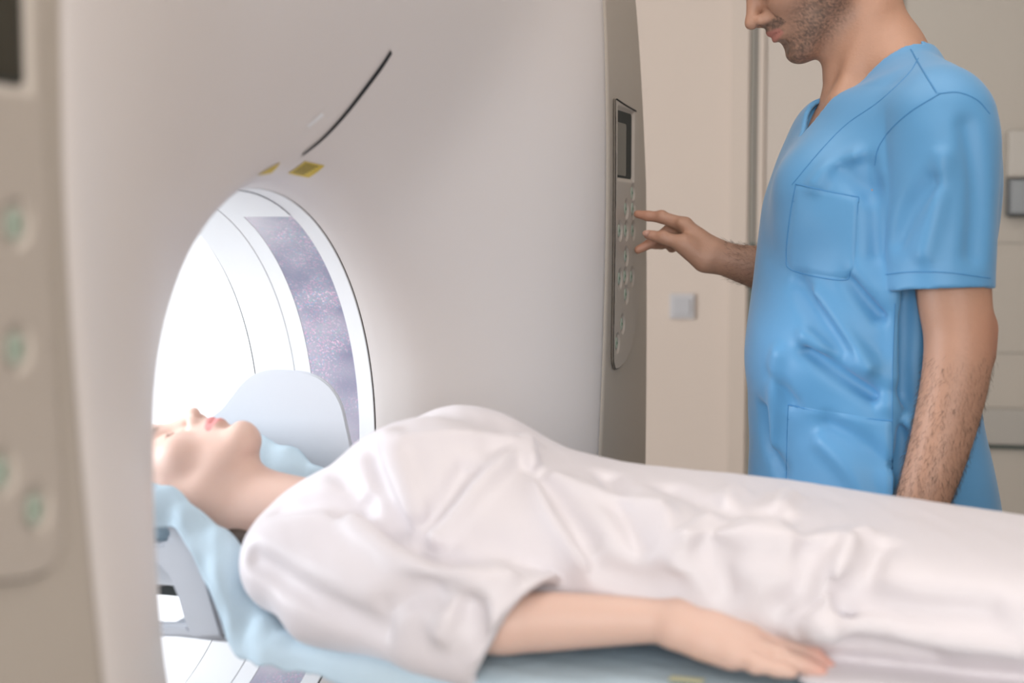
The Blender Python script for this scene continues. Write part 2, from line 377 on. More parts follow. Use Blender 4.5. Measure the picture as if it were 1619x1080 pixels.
for sg in (1, -1):
    pn = empty('control_panel', (.0, 0, 0)); G(pn)
    ol = cr(PO, 6, closed=True)
    ys = np.arange(.765, .99, .0016); zs = np.arange(1.05, 1.53, .0016)
    YY, ZZ = np.meshgrid(ys, zs, indexing='ij'); XX = np.full(YY.shape, -.0115)
    XX += .004*np.clip((YY-.80)/.15, -1, 1)*0
    for by, bz in BT:
        d = np.sqrt((YY-by)**2+((ZZ-bz)*.92)**2)/.0175; XX -= .0045*np.clip((1.0-d)*3.2, 0, 1)
    # screen recess, bevelled on its outer side
    dy = np.maximum(np.abs(YY-.865)-.057, 0); dz = np.maximum(np.abs(ZZ-1.450)-.060, 0); d = np.sqrt(dy*dy+dz*dz)
    XX -= .005*np.clip(1-d/.006, 0, 1)
    ok = inside(YY, ZZ, [tuple(p) for p in ol]); nz = len(zs)
    f = ok[:-1, :-1] & ok[1:, :-1] & ok[1:, 1:] & ok[:-1, 1:]; a, b = np.nonzero(f)
    Fq = np.stack([a*nz+b, (a+1)*nz+b, (a+1)*nz+b+1, a*nz+b+1], -1)
    used = np.unique(Fq); mp = -np.ones(YY.size, int); mp[used] = np.arange(len(used))
    V = np.stack([XX, YY*sg, ZZ], -1).reshape(-1, 3)[used]; Fq = mp[Fq]
    if sg < 0: Fq = Fq[:, ::-1]
    mesh('panel_face', V, Fq, M['panel'], pn)
    tube('panel_seam', [(-.0140, p[0]*sg, p[1]) for p in ol], .0014, M['seam'], pn, 6, True)
    tube('panel_seam', [(-.0115, p[0]*sg, p[1]) for p in cr(PO[:3], 8)], .0016, M['black'], pn, 6)
    sc = prism('display_bezel', [(y*sg, z) for y, z in rrect(.807, .921, 1.391, 1.509, .008)], 0, -.0195, -.0161, M['bezel'], pn)
    prism('display_screen', [(y*sg, z) for y, z in rrect(.811, .880, 1.395, 1.488, .005)], 0, -.0172, -.0157, M['screen'], sc)
    for by, bz in BT:
        c8 = [(sg*(by+.0085*math.cos(t)), bz+.0115*math.sin(t)) for t in np.linspace(0, 2*math.pi, 20, endpoint=False)]
        k = prism('button', c8, 0, -.0175, -.0128, M['key'], pn, .0015)
        c3 = [(sg*(by+.0045*math.cos(t)), bz+.0045*math.sin(t)) for t in np.linspace(0, 2*math.pi, 3, endpoint=False)]
        prism('button_mark', c3, 0, -.0132, -.0125, M['keymark'], k)

# ---------------------------------------------------------------- organic shapes: blended distance fields turned into one mesh
class Field:
    def __init__(s, lo, hi, h):
        s.h = h; s.lo = np.array(lo, float); n = np.ceil((np.array(hi)-s.lo)/h).astype(int)+1; s.n = n
        s.ax = [(s.lo[i]+h*np.arange(n[i])).astype(np.float32) for i in range(3)]
        s.D = np.full(tuple(n), 1.0, dtype=np.float32)
    def sl(s, bb, pad):
        a = np.clip(np.floor((np.array(bb[0])-pad-s.lo)/s.h).astype(int), 0, s.n-1)
        b = np.clip(np.ceil((np.array(bb[1])+pad-s.lo)/s.h).astype(int)+1, 1, s.n)
        return tuple(slice(a[i], b[i]) for i in range(3))
    def op(s, pr, k=.01, mode='u'):
        fn, bb = pr; q = s.sl(bb, k+3*s.h)
        if any(t.stop <= t.start for t in q): return
        X = s.ax[0][q[0]][:, None, None]; Y = s.ax[1][q[1]][None, :, None]; Z = s.ax[2][q[2]][None, None, :]
        d = fn(X, Y, Z).astype(np.float32); c = s.D[q]
        if mode == 's':
            d = -d; hh = np.maximum(k-np.abs(c-d), 0)/max(k, 1e-6); s.D[q] = np.maximum(c, d)+hh*hh*k*.25
        else:
            hh = np.maximum(k-np.abs(c-d), 0)/max(k, 1e-6); s.D[q] = np.minimum(c, d)-hh*hh*k*.25
    def __iadd__(s, pr): s.op(pr); return s
    def whole(s): return s.ax[0][:, None, None], s.ax[1][None, :, None], s.ax[2][None, None, :]
    def sample(s, P):
        P = (np.asarray(P)-s.lo)/s.h; P = np.clip(P, 0, s.n-1.001); i = P.astype(int); f = P-i; r = 0
        for a in (0, 1):
            for b in (0, 1):
                for c in (0, 1):
                    w_ = (f[..., 0] if a else 1-f[..., 0])*(f[..., 1] if b else 1-f[..., 1])*(f[..., 2] if c else 1-f[..., 2])
                    r = r+w_*s.D[i[..., 0]+a, i[..., 1]+b, i[..., 2]+c]
        return r
    def march(s, o, d, t0, t1):
        t = np.linspace(t0, t1, 3000); P = o+t[:, None]*d
        inb = np.all((P > s.lo) & (P < s.lo+s.h*(s.n-1)), axis=1)
        v = np.where(inb, s.sample(P), 1); k = np.nonzero(v < 0)[0]
        return P[k[0]] if len(k) else None
    def build(s, name, m, parent=None, smooth=1, color=None):
        D = s.D; D = np.where(D == 0, np.float32(1e-6), D); I = D < 0
        I[0] = I[-1] = False; I[:, 0] = I[:, -1] = False; I[:, :, 0] = I[:, :, -1] = False
        D = np.where(I, D, np.maximum(D, 1e-6))
        cnt = np.zeros(tuple(s.n-1), np.int8)
        for a in (0, 1):
            for b in (0, 1):
                for c in (0, 1): cnt += I[a:D.shape[0]-1+a, b:D.shape[1]-1+b, c:D.shape[2]-1+c]
        cell = np.argwhere((cnt > 0) & (cnt < 8)); idx = -np.ones(cnt.shape, np.int32); idx[tuple(cell.T)] = np.arange(len(cell))
        acc = np.zeros((len(cell), 3)); n_ = np.zeros(len(cell))
        ed = [((a, b, c), ax) for ax in range(3) for a in (0, 1) for b in (0, 1) for c in (0, 1) if (a, b, c)[ax] == 0]
        for off, ax in ed:
            p = cell+np.array(off); q = p.copy(); q[:, ax] += 1
            d0 = D[tuple(p.T)]; d1 = D[tuple(q.T)]; m_ = (d0 < 0) != (d1 < 0)
            t = d0[m_]/(d0[m_]-d1[m_]); pt = p[m_].astype(float); pt[:, ax] += t; acc[m_] += pt; n_[m_] += 1
        V = s.lo+s.h*(acc/n_[:, None]); Fs = []
        for ax in range(3):
            u, v = (ax+1) % 3, (ax+2) % 3
            s0 = [slice(None)]*3; s1 = [slice(None)]*3; s0[ax] = slice(0, -1); s1[ax] = slice(1, None)
            e = I[tuple(s0)] != I[tuple(s1)]; pos = np.argwhere(e); pos = pos[(pos[:, u] > 0) & (pos[:, v] > 0)]
            def cid(du, dv): q = pos.copy(); q[:, u] -= du; q[:, v] -= dv; return idx[tuple(q.T)]
            Q = np.stack([cid(1, 1), cid(0, 1), cid(0, 0), cid(1, 0)], -1)
            ins = I[tuple(pos.T)]; Q[~ins] = Q[~ins][:, ::-1]; Fs.append(Q)
        Fq = np.concatenate(Fs); Fq = Fq[(Fq >= 0).all(1)]
        E_ = np.concatenate([Fq[:, [i, (i+1) % 4]] for i in range(4)]); 
        for _ in range(smooth):
            A = np.zeros_like(V); w_ = np.bincount(E_.ravel(), minlength=len(V)).astype(float)
            for k in range(3):
                A[:, k] = np.bincount(E_[:, 0], V[E_[:, 1], k], len(V))+np.bincount(E_[:, 1], V[E_[:, 0], k], len(V))
            V = .35*V+.65*A/np.maximum(w_, 1)[:, None]
        att = color(V) if color else None
        return mesh(name, V, Fq, m, parent, True, att)
def _n(v): v = np.array(v, float); return v/np.linalg.norm(v)
def capsule(a, b, ra, rb, flat=None, ff=1.0):
    """tapered rounded rod; flat/ff squash it along one direction"""
    a = np.array(a, float); b = np.array(b, float); R_ = max(ra, rb)
    fl = _n(flat) if flat is not None else None
    def fn(X, Y, Z):
        x, y, z = X-a[0], Y-a[1], Z-a[2]; ab = b-a; L2 = max(ab@ab, 1e-12)
        t = np.clip((x*ab[0]+y*ab[1]+z*ab[2])/L2, 0, 1)
        x = x-t*ab[0]; y = y-t*ab[1]; z = z-t*ab[2]; q = x*x+y*y+z*z
        if fl is not None: u = x*fl[0]+y*fl[1]+z*fl[2]; q = q+u*u*(1/ff**2-1)
        r = ra+(rb-ra)*t
        if fl is not None: return (np.sqrt(q)-r)*ff**.5
        return np.sqrt(q)-r
    return fn, (np.minimum(a, b)-R_, np.maximum(a, b)+R_)
def ellipsoid(c, r, ax=None):
    c = np.array(c, float); r = np.array(r, float); A = np.eye(3) if ax is None else np.array([_n(v) for v in ax])
    def fn(X, Y, Z):
        x, y, z = X-c[0], Y-c[1], Z-c[2]; k0 = 0; k1 = 0
        for i in range(3):
            u = x*A[i, 0]+y*A[i, 1]+z*A[i, 2]; k0 = k0+(u/r[i])**2; k1 = k1+(u/r[i]**2)**2
        k0 = np.sqrt(k0); return k0*(k0-1)/np.maximum(np.sqrt(k1), 1e-6)
    e = np.sqrt(((A*r[:, None])**2).sum(0)); return fn, (c-e, c+e)
def rods(F, pts, rr, k=.008, mode='u', sub=6, flat=None, ff=1.):
    if len(pts) > 2 and sub > 1:
        P = cr(pts, sub); r_ = [v[0] for v in cr([(r,) for r in rr], sub)] if hasattr(rr, '__len__') else [rr]*len(P)
    else: P = pts; r_ = rr if hasattr(rr, '__len__') else [rr]*len(P)
    g = Sub(P, r_, flat, ff); F.op(g, k, mode)
def Sub(P, r_, flat=None, ff=1.):
    L = [capsule(P[i], P[i+1], r_[i], r_[i+1], flat, ff) for i in range(len(P)-1)]
    lo = np.min([l[1][0] for l in L], 0); hi = np.max([l[1][1] for l in L], 0)
    def fn(X, Y, Z):
        d = None
        for l in L:
            e = l[0](X, Y, Z); d = e if d is None else np.minimum(d, e)
        return d
    return fn, (lo, hi)
def loft(org, w_, p, q, st, cap=.02):
    """st rows: (t, cp, cq, rp, rq, exponent); smooth cross-sections along w_"""
    org = np.array(org, float); w_, p, q = _n(w_), _n(p), _n(q)
    D_ = np.array(cr(st, 10)); T = D_[:, 0]
    def fn(X, Y, Z):
        x, y, z = X-org[0], Y-org[1], Z-org[2]
        t = x*w_[0]+y*w_[1]+z*w_[2]; u = x*p[0]+y*p[1]+z*p[2]; v = x*q[0]+y*q[1]+z*q[2]
        g = [np.interp(t, T, D_[:, i]).astype(np.float32) for i in range(1, 6)]
        u = u-g[0]; v = v-g[1]; rho = (np.abs(u/g[2])**g[4]+np.abs(v/g[3])**g[4])**(1/g[4])
        L = np.sqrt(u*u+v*v); d = np.where(rho > .05, L*(1-1/np.maximum(rho, .05)), -np.minimum(g[2], g[3]))
        e = np.abs(t-(T[0]+T[-1])/2)-(T[-1]-T[0])/2
        hh = np.maximum(cap-np.abs(d-e), 0)/cap
        return np.maximum(d, e)+hh*hh*cap*.25
    pts = []
    for r_ in D_:
        for su in (-1, 1):
            for sv in (-1, 1): pts.append(org+r_[0]*w_+(r_[1]+su*r_[3])*p+(r_[2]+sv*r_[4])*q)
    return fn, (np.min(pts, 0), np.max(pts, 0))
def halfspace(pt, nrm, bb):
    pt = np.array(pt, float); n_ = _n(nrm)
    return (lambda X, Y, Z: (X-pt[0])*n_[0]+(Y-pt[1])*n_[1]+(Z-pt[2])*n_[2]), bb
def head(F, o, f, u, s, sc=1., male=True, mouth_open=0.):
    """o: head centre, f: face direction, u: crown direction, s: ear direction"""
    o = np.array(o, float); f, u, s = _n(f), _n(u), _n(s); A = (f, s, u)
    def P(a, b, c=0): return o+sc*(a*f+c*s+b*u)
    def el(a, b, c, rf, rs, ru, k=.012, mode='u', ax=A): F.op(ellipsoid(P(a, b, c), np.array((rf, rs, ru))*sc, ax), k*sc, mode)
    def cp(p, q, r1, r2, k=.01, mode='u', flat=None, ff=1.): F.op(capsule(P(*p), P(*q), r1*sc, r2*sc, flat, ff), k*sc, mode)
    jw = .052 if male else .045
    el(-.015, .035, 0, .094, .074, .082)
    el(.030, .040, 0, .058, .058, .060, .03)            # forehead
    el(.030, -.038, 0, .052, .052, .066, .03)           # face mass
    el(.052, -.060, 0, .033, .036, .036, .02)           # muzzle
    for e in (-1, 1):
        cp((-.008, -.048, e*jw), (.058, -.099, e*.018), .017 if male else .014, .013, .03)
        cp((-.006, -.01, e*.058), (-.008, -.05, e*jw), .016, .017, .03)
        el(.050, -.018, e*.036, .028, .026, .024, .025)  # cheek
        if male: cp((.074, .026, e*.010), (.060, .022, e*.045), .010, .009, .012)
    el(.066, -.099, 0, .021, .022, .017, .018)          # chin
    for e in (-1, 1): el(.088, .004, e*.033, .017, .019, .013, .014, 's')
    for e in (-1, 1): el(.066, .003, e*.032, .0145, .0150, .0130, .003)
    for e in (-1, 1):                                   # closed or lowered lids
        rodsF(F, [P(.0785, -.004, e*.020), P(.0825, -.0055, e*.032), P(.0755, -.003, e*.045)], .0016*sc, .003*sc)
    nt_ = (.110, -.024) if male else (.106, -.024)
    cp((.080, .018, 0), (nt_[0]-.008, nt_[1]+.006, 0), .0085 if male else .007, .0095 if male else .008, .012)
    el(nt_[0]-.003, nt_[1]-.001, 0, .0115 if male else .0095, .0105 if male else .009, .0105 if male else .009, .006)
    for e in (-1, 1):
        el(nt_[0]-.016, nt_[1]-.005, e*.0125, .0115, .0065, .0085, .005)
        cp((nt_[0]-.011, nt_[1]-.0135, e*.0065), (nt_[0]-.013, nt_[1]-.004, e*.0065), .0036, .003, .002, 's', f, 1.0)
        rodsF(F, [P(nt_[0]-.024, nt_[1]+.006, e*.021), P(.072, -.045, e*.028), P(.063, -.062, e*.032)], .0022*sc, .006*sc, 's')
    # philtrum slope, lips
    el(.078, -.040, 0, .014, .018, .014, .014)
    hw = .024
    for e in (-1, 1):
        rodsF(F, [P(.0915, -.0525, 0), P(.0900, -.0515, e*.006), P(.083, -.0555, e*.016), P(.0735, -.0595, e*hw)], [.0052*sc, .0055*sc, .0045*sc, .002*sc], .004*sc)
        rodsF(F, [P(.0880, -.0655, 0), P(.0865, -.0655, e*.008), P(.081, -.0635, e*.016), P(.0735, -.0605, e*hw)], [.0062*sc, .006*sc, .0045*sc, .002*sc], .004*sc)
    rodsF(F, [P(.0755, -.0610, -hw-.001), P(.0885, -.0585, -.012), P(.0965, -.0592, 0), P(.0885, -.0585, .012), P(.0755, -.0610, hw+.001)], .0011*sc, .0016*sc, 's')
    el(.089, -.080, 0, .010, .016, .0075, .010, 's')
    # ears
    for e in (-1, 1):
        F.op(ellipsoid(P(-.012, -.006, e*.076), np.array((.018, .007, .031))*sc, (f+.1*u, s, u-.1*f)), .006*sc)
        F.op(ellipsoid(P(-.006, -.004, e*.084), np.array((.010, .007, .020))*sc, A), .004*sc, 's')
def rodsF(F, pts, rr, k, mode='u'): rods(F, pts, rr, k, mode, 5)
def hand(F, wrist, kn, fingers, thumb, nrm, rp=.014, fl=.7):
    """kn: four knuckle points; fingers: four lists of joints after the knuckle; nrm: normal of the back of the hand"""
    for i in range(4):
        a = np.array(wrist)+(np.array(kn[i])-np.mean(kn, 0))*.45
        F.op(capsule(a, kn[i], rp*1.05, rp*.86, nrm, .9), .014)
        if i < 3: F.op(capsule((a+np.array(kn[i]))/2+(np.array(kn[i+1])-np.array(kn[i]))*.5, (np.array(kn[i])*.88+np.array(kn[i+1])*.88)/1.76, rp*.9, rp*.7), .012)
def finger(F, pts, rr, k=.0035):
    P = [np.array(p, float) for p in pts]
    for i in range(len(P)-1):
        F.op(capsule(P[i], P[i+1], rr[i], rr[i+1]), k if i else .008)
    return P

# ---------------------------------------------------------------- cloth and skin materials
M['gown'] = mat('white_gown_cloth', (.70, .665, .695), .48, .015, 5, bump=.12, bscale=30, sheen=.15)
M['skin_f'] = mat('fair_skin', (.75, .5, .4), .5, .03, 30, vcol=True, sss=.12)
M['skin_m'] = mat('tan_skin', (.5, .3, .2), .5, .05, 60, vcol=True, sss=.08, bump=.15, bscale=260)
M['scrub'] = mat('blue_scrub_cloth', (.082, .27, .50), .5, .03, 5, bump=.10, bscale=25, sheen=.2)
M['stitch'] = mat('blue_thread', (.055, .22, .45), .7)
M['hair'] = mat('brown_hair', (.045, .028, .02), .55, .3, 90, bump=.5, bscale=200)
M['sheet'] = mat('pale_blue_tissue', (.56, .71, .81), .8, .09, 14, bump=.5, bscale=50, alpha=.80)
M['thinhair'] = mat('body_hair', (.07, .045, .03), .6)
M['nail'] = mat('nail', (.50, .28, .21), .35)
FS_ = 1.0
def folds(F, items, o=None, d=None, conv=None):
    """soft ridges (+) and creases (-) that lie on the cloth: (pixels along it, radius, height, softness)"""
    for pts, r, h_, k in items:
        r = min(r, .005); k = .026 if h_ > 0 else .030
        P = []
        for p in pts:
            a, b = C0, ray(*p)
            if conv: a, b = conv(C0), conv(C0+b)-conv(C0)
            q = F.march(a, b, .8, 3.2)
            if q is None: continue
            g = np.array([float(F.sample(q+e)-F.sample(q-e)) for e in np.eye(3)*F.h*1.5]); g /= max(np.linalg.norm(g), 1e-9)
            P.append(q+g*((h_*FS_-r) if h_ > 0 else (r+h_*FS_)))
        if len(P) < 2: continue
        n = len(P); rr = [max(r*.35, r*math.sin(math.pi*(i+.6)/(n+.2))**.5) for i in range(n)]
        c = P
        rods(F, c, [r]*n, k, 'u' if h_ > 0 else 's', 4)

# ---------------------------------------------------------------- patient
pt = empty('person', (.2, 0, .84), 0, 'person lying on their back in a white gown, head inside the scanner bore', 'person')
def Pp(o): o.location = (-.2, 0, -.84); o.parent = pt; return o
F = Field((-.56, -.33, .80), (1.22, .30, 1.11), .003)
HSC = .945; HO = tuple(np.array((-.381, 0, 1.057))-HSC*(.106*np.array((-.10, 0, .995))-.024*np.array((-.995, 0, -.10)))); HF = np.array((-.10, 0, .995)); HU = np.array((-.995, 0, -.10))
head(F, HO, HF, HU, (0, -1, 0), HSC, False)
rods(F, [(-.43, 0, .915), (-.34, 0, .925), (-.22, 0, .912), (-.12, 0, .90)], [.055, .054, .058, .075], .03)
F.op(capsule((-.315, 0, .965), (-.23, 0, .935), .022, .035), .03)
X1, Y1, Z1 = (1, 0, 0), (0, 1, 0), (0, 0, 1)
F.op(loft((0, 0, 0), X1, Y1, Z1, [(-.16, 0, .905, .12, .05, 2.2), (-.08, 0, .925, .15, .075, 2.2), (.05, 0, .93, .145, .08, 2.2), (.2, 0, .92, .13, .075, 2.2), (.34, 0, .92, .16, .075, 2.2)]), .03)
for e in (-1, 1):
    rods(F, [(-.16, e*.06, .90), (-.12, e*.150, .890)], [.040, .036], .03)
    rods(F, [(.3, e*.08, .915), (.55, e*.085, .908), (.75, e*.08, .90), (.95, e*.08, .893), (1.10, e*.075, .885)], [.062, .056, .047, .042, .032], .03)
    rods(F, [(1.10, e*.075, .870), (1.13, e*.08, .93), (1.15, e*.09, 1.0)], [.033, .032, .02], .02)
YA = -.21
rods(F, [(-.12, -.165, .890), (.10, -.236, .878), (.16, -.232, .882), (.22, -.222, .886), (.285, -.208, .888), (.312, -.204, .888)], [.033, .031, .032, .0285, .0235, .0225], .02)
rods(F, [(-.14, .175, .895), (.10, .225, .882), (.22, .222, .882), (.31, .20, .88)], [.042, .034, .029, .024], .02)
# right hand, relaxed on the edge of the table
kp = [atY(1172, 966, -.178), atY(1186, 985, -.198), atY(1176, 1009, -.218), atY(1156, 1027, -.232)]
nb = _n((.1, -.62, .78))
hand(F, (.318, -.205, .888), [k-nb*.011 for k in kp], None, None, nb, .0172)
fr = [.0118, .0112, .0100, .0085]
fg = [[kp[0], atY(1218, 985, -.166), atY(1250, 1004, -.160), atY(1275, 1022, -.158)],
      [kp[1], atY(1243, 1011, -.194), atY(1287, 1030, -.196), atY(1309, 1047, -.200)],
      [kp[2], atY(1232, 1030, -.222), atY(1272, 1043, -.222), atY(1298, 1053, -.222)],
      [kp[3], atY(1195, 1042, -.240), atY(1229, 1050, -.240), atY(1252, 1055, -.238)]]
for i, g in enumerate(fg):
    g = [np.array(p)-nb*.009 for p in g]; F.op(ellipsoid(g[0]+nb*.003, (.010, .0095, .0095)), .008); F.op(ellipsoid(g[1], np.ones(3)*fr[i]*1.08), .004); finger(F, g, [fr[i]*1.12, fr[i], fr[i]*.93, fr[i]*.78])
finger(F, [(.325, -.175, .88), (.36, -.145, .868), (.395, -.135, .862), (.425, -.135, .860)], [.017, .0125, .011, .0085])
# left hand beside the far hip
finger(F, [(.31, .20, .878), (.37, .195, .866)], [.026, .030]); 
for i, yy in enumerate((.17, .188, .206, .222)): finger(F, [(.38, yy, .864), (.43-.003*i, yy, .860), (.465-.006*i, yy, .855)], [.010, .009, .0075])
finger(F, [(.33, .175, .87), (.37, .155, .862), (.395, .15, .858)], [.013, .010, .008])
def col_f(V):
    c = np.tile(np.array((.67, .46, .38)), (len(V), 1))
    d = V-np.array(HO); d = d/HSC; u = d@HU; f = d@HF; s = d[:, 1]
    lip = (f > .070)*np.exp(-(np.maximum(np.abs((u+.0585))-.0088+.006*(np.abs(s)/.024)**2, 0)/.0016)**2)*(np.abs(s) < .0245)
    lip = np.clip(lip*1.0, 0, 1)[:, None]; c = c*(1-lip)+lip*np.array((.66, .24, .23))
    brow = np.exp(-(((u-.026)/.0038)**2))*np.exp(-(((np.abs(s)-.030)/.017)**4))*(f > .05)
    lash = np.exp(-(((u+.005)/.0018)**2))*np.exp(-(((np.abs(s)-.032)/.014)**4))*(f > .06)
    m_ = np.clip(np.maximum(brow*.8, lash*.55), 0, 1)[:, None]; c = c*(1-m_)+m_*np.array((.10, .055, .035))
    ck = (np.exp(-(((u+.02)/.03)**2+((np.abs(s)-.045)/.022)**2))*.07*(f > .02))[:, None]; c = c*(1-ck)+ck*np.array((.75, .38, .32))
    T = (V[:, 0] > .40) & (V[:, 0] < .50)
    t = (np.clip((V[:, 0]-.44)/.03, 0, 1)*.5*T)[:, None]; c = c*(1-t)+t*np.array((.72, .30, .24))
    return c
Pp(F.build('body', M['skin_f'], pt, 1, col_f))
# nails
# hair tucked under the head
F = Field((-.56, -.12, .82), (-.22, .12, 1.08), .003)
F.op(ellipsoid((-.448, 0, .915), (.096, .086, .098)), 0.005)
F.op(capsule((-.34, 0, .885), (-.24, 0, .875), .055, .045), .04)
F.op(capsule((-.30, -.04, .90), (-.252, -.082, .905), .018, .010), .02)
F.op(ellipsoid((-.40, 0, 1.01), (.075, .072, .090)), .015, 's')
F.op(ellipsoid((-.34, 0, .975), (.09, .080, .06)), .015, 's')
Pp(F.build('hair', M['hair'], pt, 2))

# gown
GH = .0027
F = Field((-.25, -.36, .80), (1.14, .30, 1.12), GH)
T = [(-.226, 0, .925, .10, .052, 2.1), (-.204, 0, .918, .175, .062, 2.1), (-.17, 0, .921, .208, .078, 2.2), (-.10, 0, .932, .205, .094, 2.3), (-.03, 0, .944, .205, .110, 2.2),
     (.04, 0, .942, .205, .106, 2.2), (.12, 0, .930, .205, .092, 2.3), (.21, 0, .924, .20, .084, 2.4), (.36, 0, .919, .208, .079, 2.6), (.50, 0, .911, .210, .071, 2.8),
     (.66, 0, .903, .208, .063, 2.9), (.90, 0, .895, .19, .055, 2.6), (1.12, 0, .885, .16, .045, 2.6)]
F.op(loft((0, 0, 0), X1, Y1, Z1, T, .02), .02)
for e in (-1, 1): F.op(ellipsoid((-.03, e*.07, 1.000), (.085, .068, .062)), .06)      # chest
for e, P_, rr, cut, cn in ((-1, [(-.155, -.165, .902), (-.03, -.205, .893), (.06, -.228, .888), (.15, -.234, .876), (.26, -.224, .874)], [.056, .060, .060, .060, .060], (.158, -.232, .88), (1, -.30, -.50)),
                        (1, [(-.155, .165, .902), (0, .21, .892), (.13, .23, .882), (.2, .228, .88)], [.056, .056, .056, .056], (.14, .23, .88), (1, 0, -.2))):
    K = Field((-.25, -.36, .80), (1.14, .30, 1.12), GH)
    rods(K, P_, rr, .02)
    if e < 0: K.op(capsule((.03, -.245, .852), (.125, -.262, .842), .016, .016), .04); K.op(capsule((.05, -.262, .848), (.105, -.268, .842), .016, .012), .03)
    if e < 0: folds(K, [([(700, 1000), (715, 965), (737, 920)], .010, .009, .02), ([(790, 905), (780, 975), (771, 1045)], .010, .009, .018), ([(745, 940), (755, 985), (762, 1020)], .012, -.003, .03),
                        ([(715, 925), (760, 915), (800, 915)], .010, .006, .02)])
    n_ = _n(cn); X, Y, Z = K.whole(); pl = (X-cut[0])*n_[0]+(Y-cut[1])*n_[1]+(Z-cut[2])*n_[2]
    inner = K.D+.010
    K.D = np.maximum(K.D, pl); K.D = np.maximum(K.D, -np.maximum(inner, -(pl+.045)))
    hh = np.maximum(.035-np.abs(F.D-K.D), 0)/.035; hh = hh*np.clip((-pl)/.05, 0, 1)
    F.D = (np.minimum(F.D, K.D)-hh*hh*.035*.25).astype(np.float32)
F.op(capsule((.47, -.200, .846), (.95, -.205, .846), .036, .036, (0, 0, 1), .25), .03)
F.op(capsule((-.10, -.205, .858), (.0, -.215, .852), .030, .026), .04)
FS_ = 1.5
folds(F, [
    ([(566, 806), (610, 826), (684, 867), (745, 892)], .014, -.009, .03),
    ([(590, 720), (612, 780), (640, 830)], .010, -.006, .03),
    ([(531, 737), (556, 780), (573, 802)], .009, -.005, .03),
    ([(832, 700), (806, 722), (781, 747), (735, 795), (693, 848)], .010, .006, .02),
    ([(832, 700), (860, 800), (900, 858), (940, 907)], .010, .006, .022),
    ([(860, 745), (895, 800), (930, 850)], .012, -.006, .03),
    ([(735, 740), (700, 790), (665, 830)], .016, -.007, .04),
    ([(640, 700), (720, 690), (800, 700)], .010, .004, .03),
    ([(610, 690), (625, 730), (650, 790), (670, 840)], .008, .004, .02),
    ([(440, 800), (500, 790), (545, 800)], .012, -.005, .03),
    ([(400, 885), (440, 910), (500, 948), (560, 978), (600, 995)], .010, -.006, .022),
    ([(560, 830), (620, 880), (700, 915), (760, 920)], .016, .005, .04),
    ([(610, 960), (650, 940), (700, 930)], .010, -.004, .03),
    ([(960, 750), (985, 800), (1010, 860)], .014, -.005, .04),
    ([(1055, 815), (1060, 860), (1070, 905)], .008, .0045, .02),
    ([(1163, 780), (1130, 815), (1091, 855)], .008, .005, .02),
    ([(1246, 785), (1228, 810), (1210, 842)], .008, .005, .02),
    ([(1174, 815), (1195, 861)], .008, .0045, .02), ([(1231, 835), (1252, 871)], .008, .0045, .02),
    ([(1365, 842), (1310, 852), (1262, 856), (1170, 848), (1091, 850)], .008, .004, .02),
    ([(1345, 860), (1325, 920), (1303, 975)], .009, .007, .02),
    ([(1395, 860), (1360, 930), (1335, 985)], .012, -.004, .03),
    ([(1120, 860), (1140, 900), (1150, 930)], .010, -.004, .03),
    ([(1280, 870), (1270, 930), (1240, 960)], .012, -.004, .03),
    ([(950, 900), (1000, 915), (1060, 925)], .010, -.005, .03),
    ([(880, 760), (960, 790), (1040, 800)], .010, .003, .03),
    ([(1060, 770), (1150, 800), (1240, 810)], .012, -.003, .03),
    ([(1340, 940), (1450, 960), (1560, 965)], .014, -.005, .04),
    ([(1298, 985), (1370, 992), (1453, 1006), (1609, 1025)], .009, .009, .012),
    ([(1325, 1014), (1390, 1024), (1470, 1036)], .009, -.009, .02),
    ([(1310, 1000), (1275, 992), (1262, 996)], .006, .006, .012),
])
# hollow cloth: thin shell, open at the neck, sleeves and hem
sh = .0045
FS_ = 1.0
X, Y, Z = F.whole()
nz_ = .0005*np.sin(X*61+Y*23)*np.sin(Y*47-Z*31+X*13)+.0003*np.sin(X*140+Z*77)*np.sin(Y*95+X*60)
F.D += nz_.astype(np.float32)
q = F.sl(((-.26, -.12, .86), (-.185, .12, 1.05)), 0); F.D[q] = np.maximum(F.D[q], -(F.D[q]+.0085))
F.op(halfspace((-.214, 0, .93), (1, .06, -.10), ((-.26, -.16, .80), (-.18, .16, 1.05))), .002, 's')
F.D[-3:] = 1
Pp(F.build('gown', M['gown'], pt, 2))

# ---------------------------------------------------------------- patient table, head holder, sheet, pad
tb = empty('patient_table', (.7, 0, 0), 0, 'narrow scanner table carrying the patient, grey white with a padded top', 'medical table')
def Tb(o): o.location = o.location-tb.location; o.parent = tb; return o
def tsec(k, z0): return [(y, z0+.012*(abs(y)/.262)**3) for y in np.linspace(-.262, .262, 13)]
rows = []
for x in np.linspace(.03, 1.75, 20): rows.append([(x, y, z) for y, z in tsec(0, .815)]+[(x, .266, .80), (x, .25, .755), (x, .1, .735), (x, -.1, .735), (x, -.25, .755), (x, -.266, .80)])
rows = [[(rows[0][0][0]-.001, 0, .785)]*len(rows[0])]+rows+[[(1.751, 0, .785)]*len(rows[0])]
Tb(grid('cradle', rows, M['table'], cv=True, flip=True))
Tb(box('side_rail', (.90, -.274, .765), (1.66, .016, .03), M['table'], bev=.006))
Tb(box('side_rail', (.90, .274, .765), (1.66, .016, .03), M['table'], bev=.006))
Tb(box('mattress', (.90, 0, .826), (1.68, .44, .016), mat('grey_mattress', (.48, .56, .60), .7), bev=.006))
Tb(box('bed_frame', (1.1, 0, .69), (1.3, .40, .09), M['table'], bev=.03))
Tb(box('column', (1.15, 0, .36), (.85, .34, .60), M['table'], bev=.05))
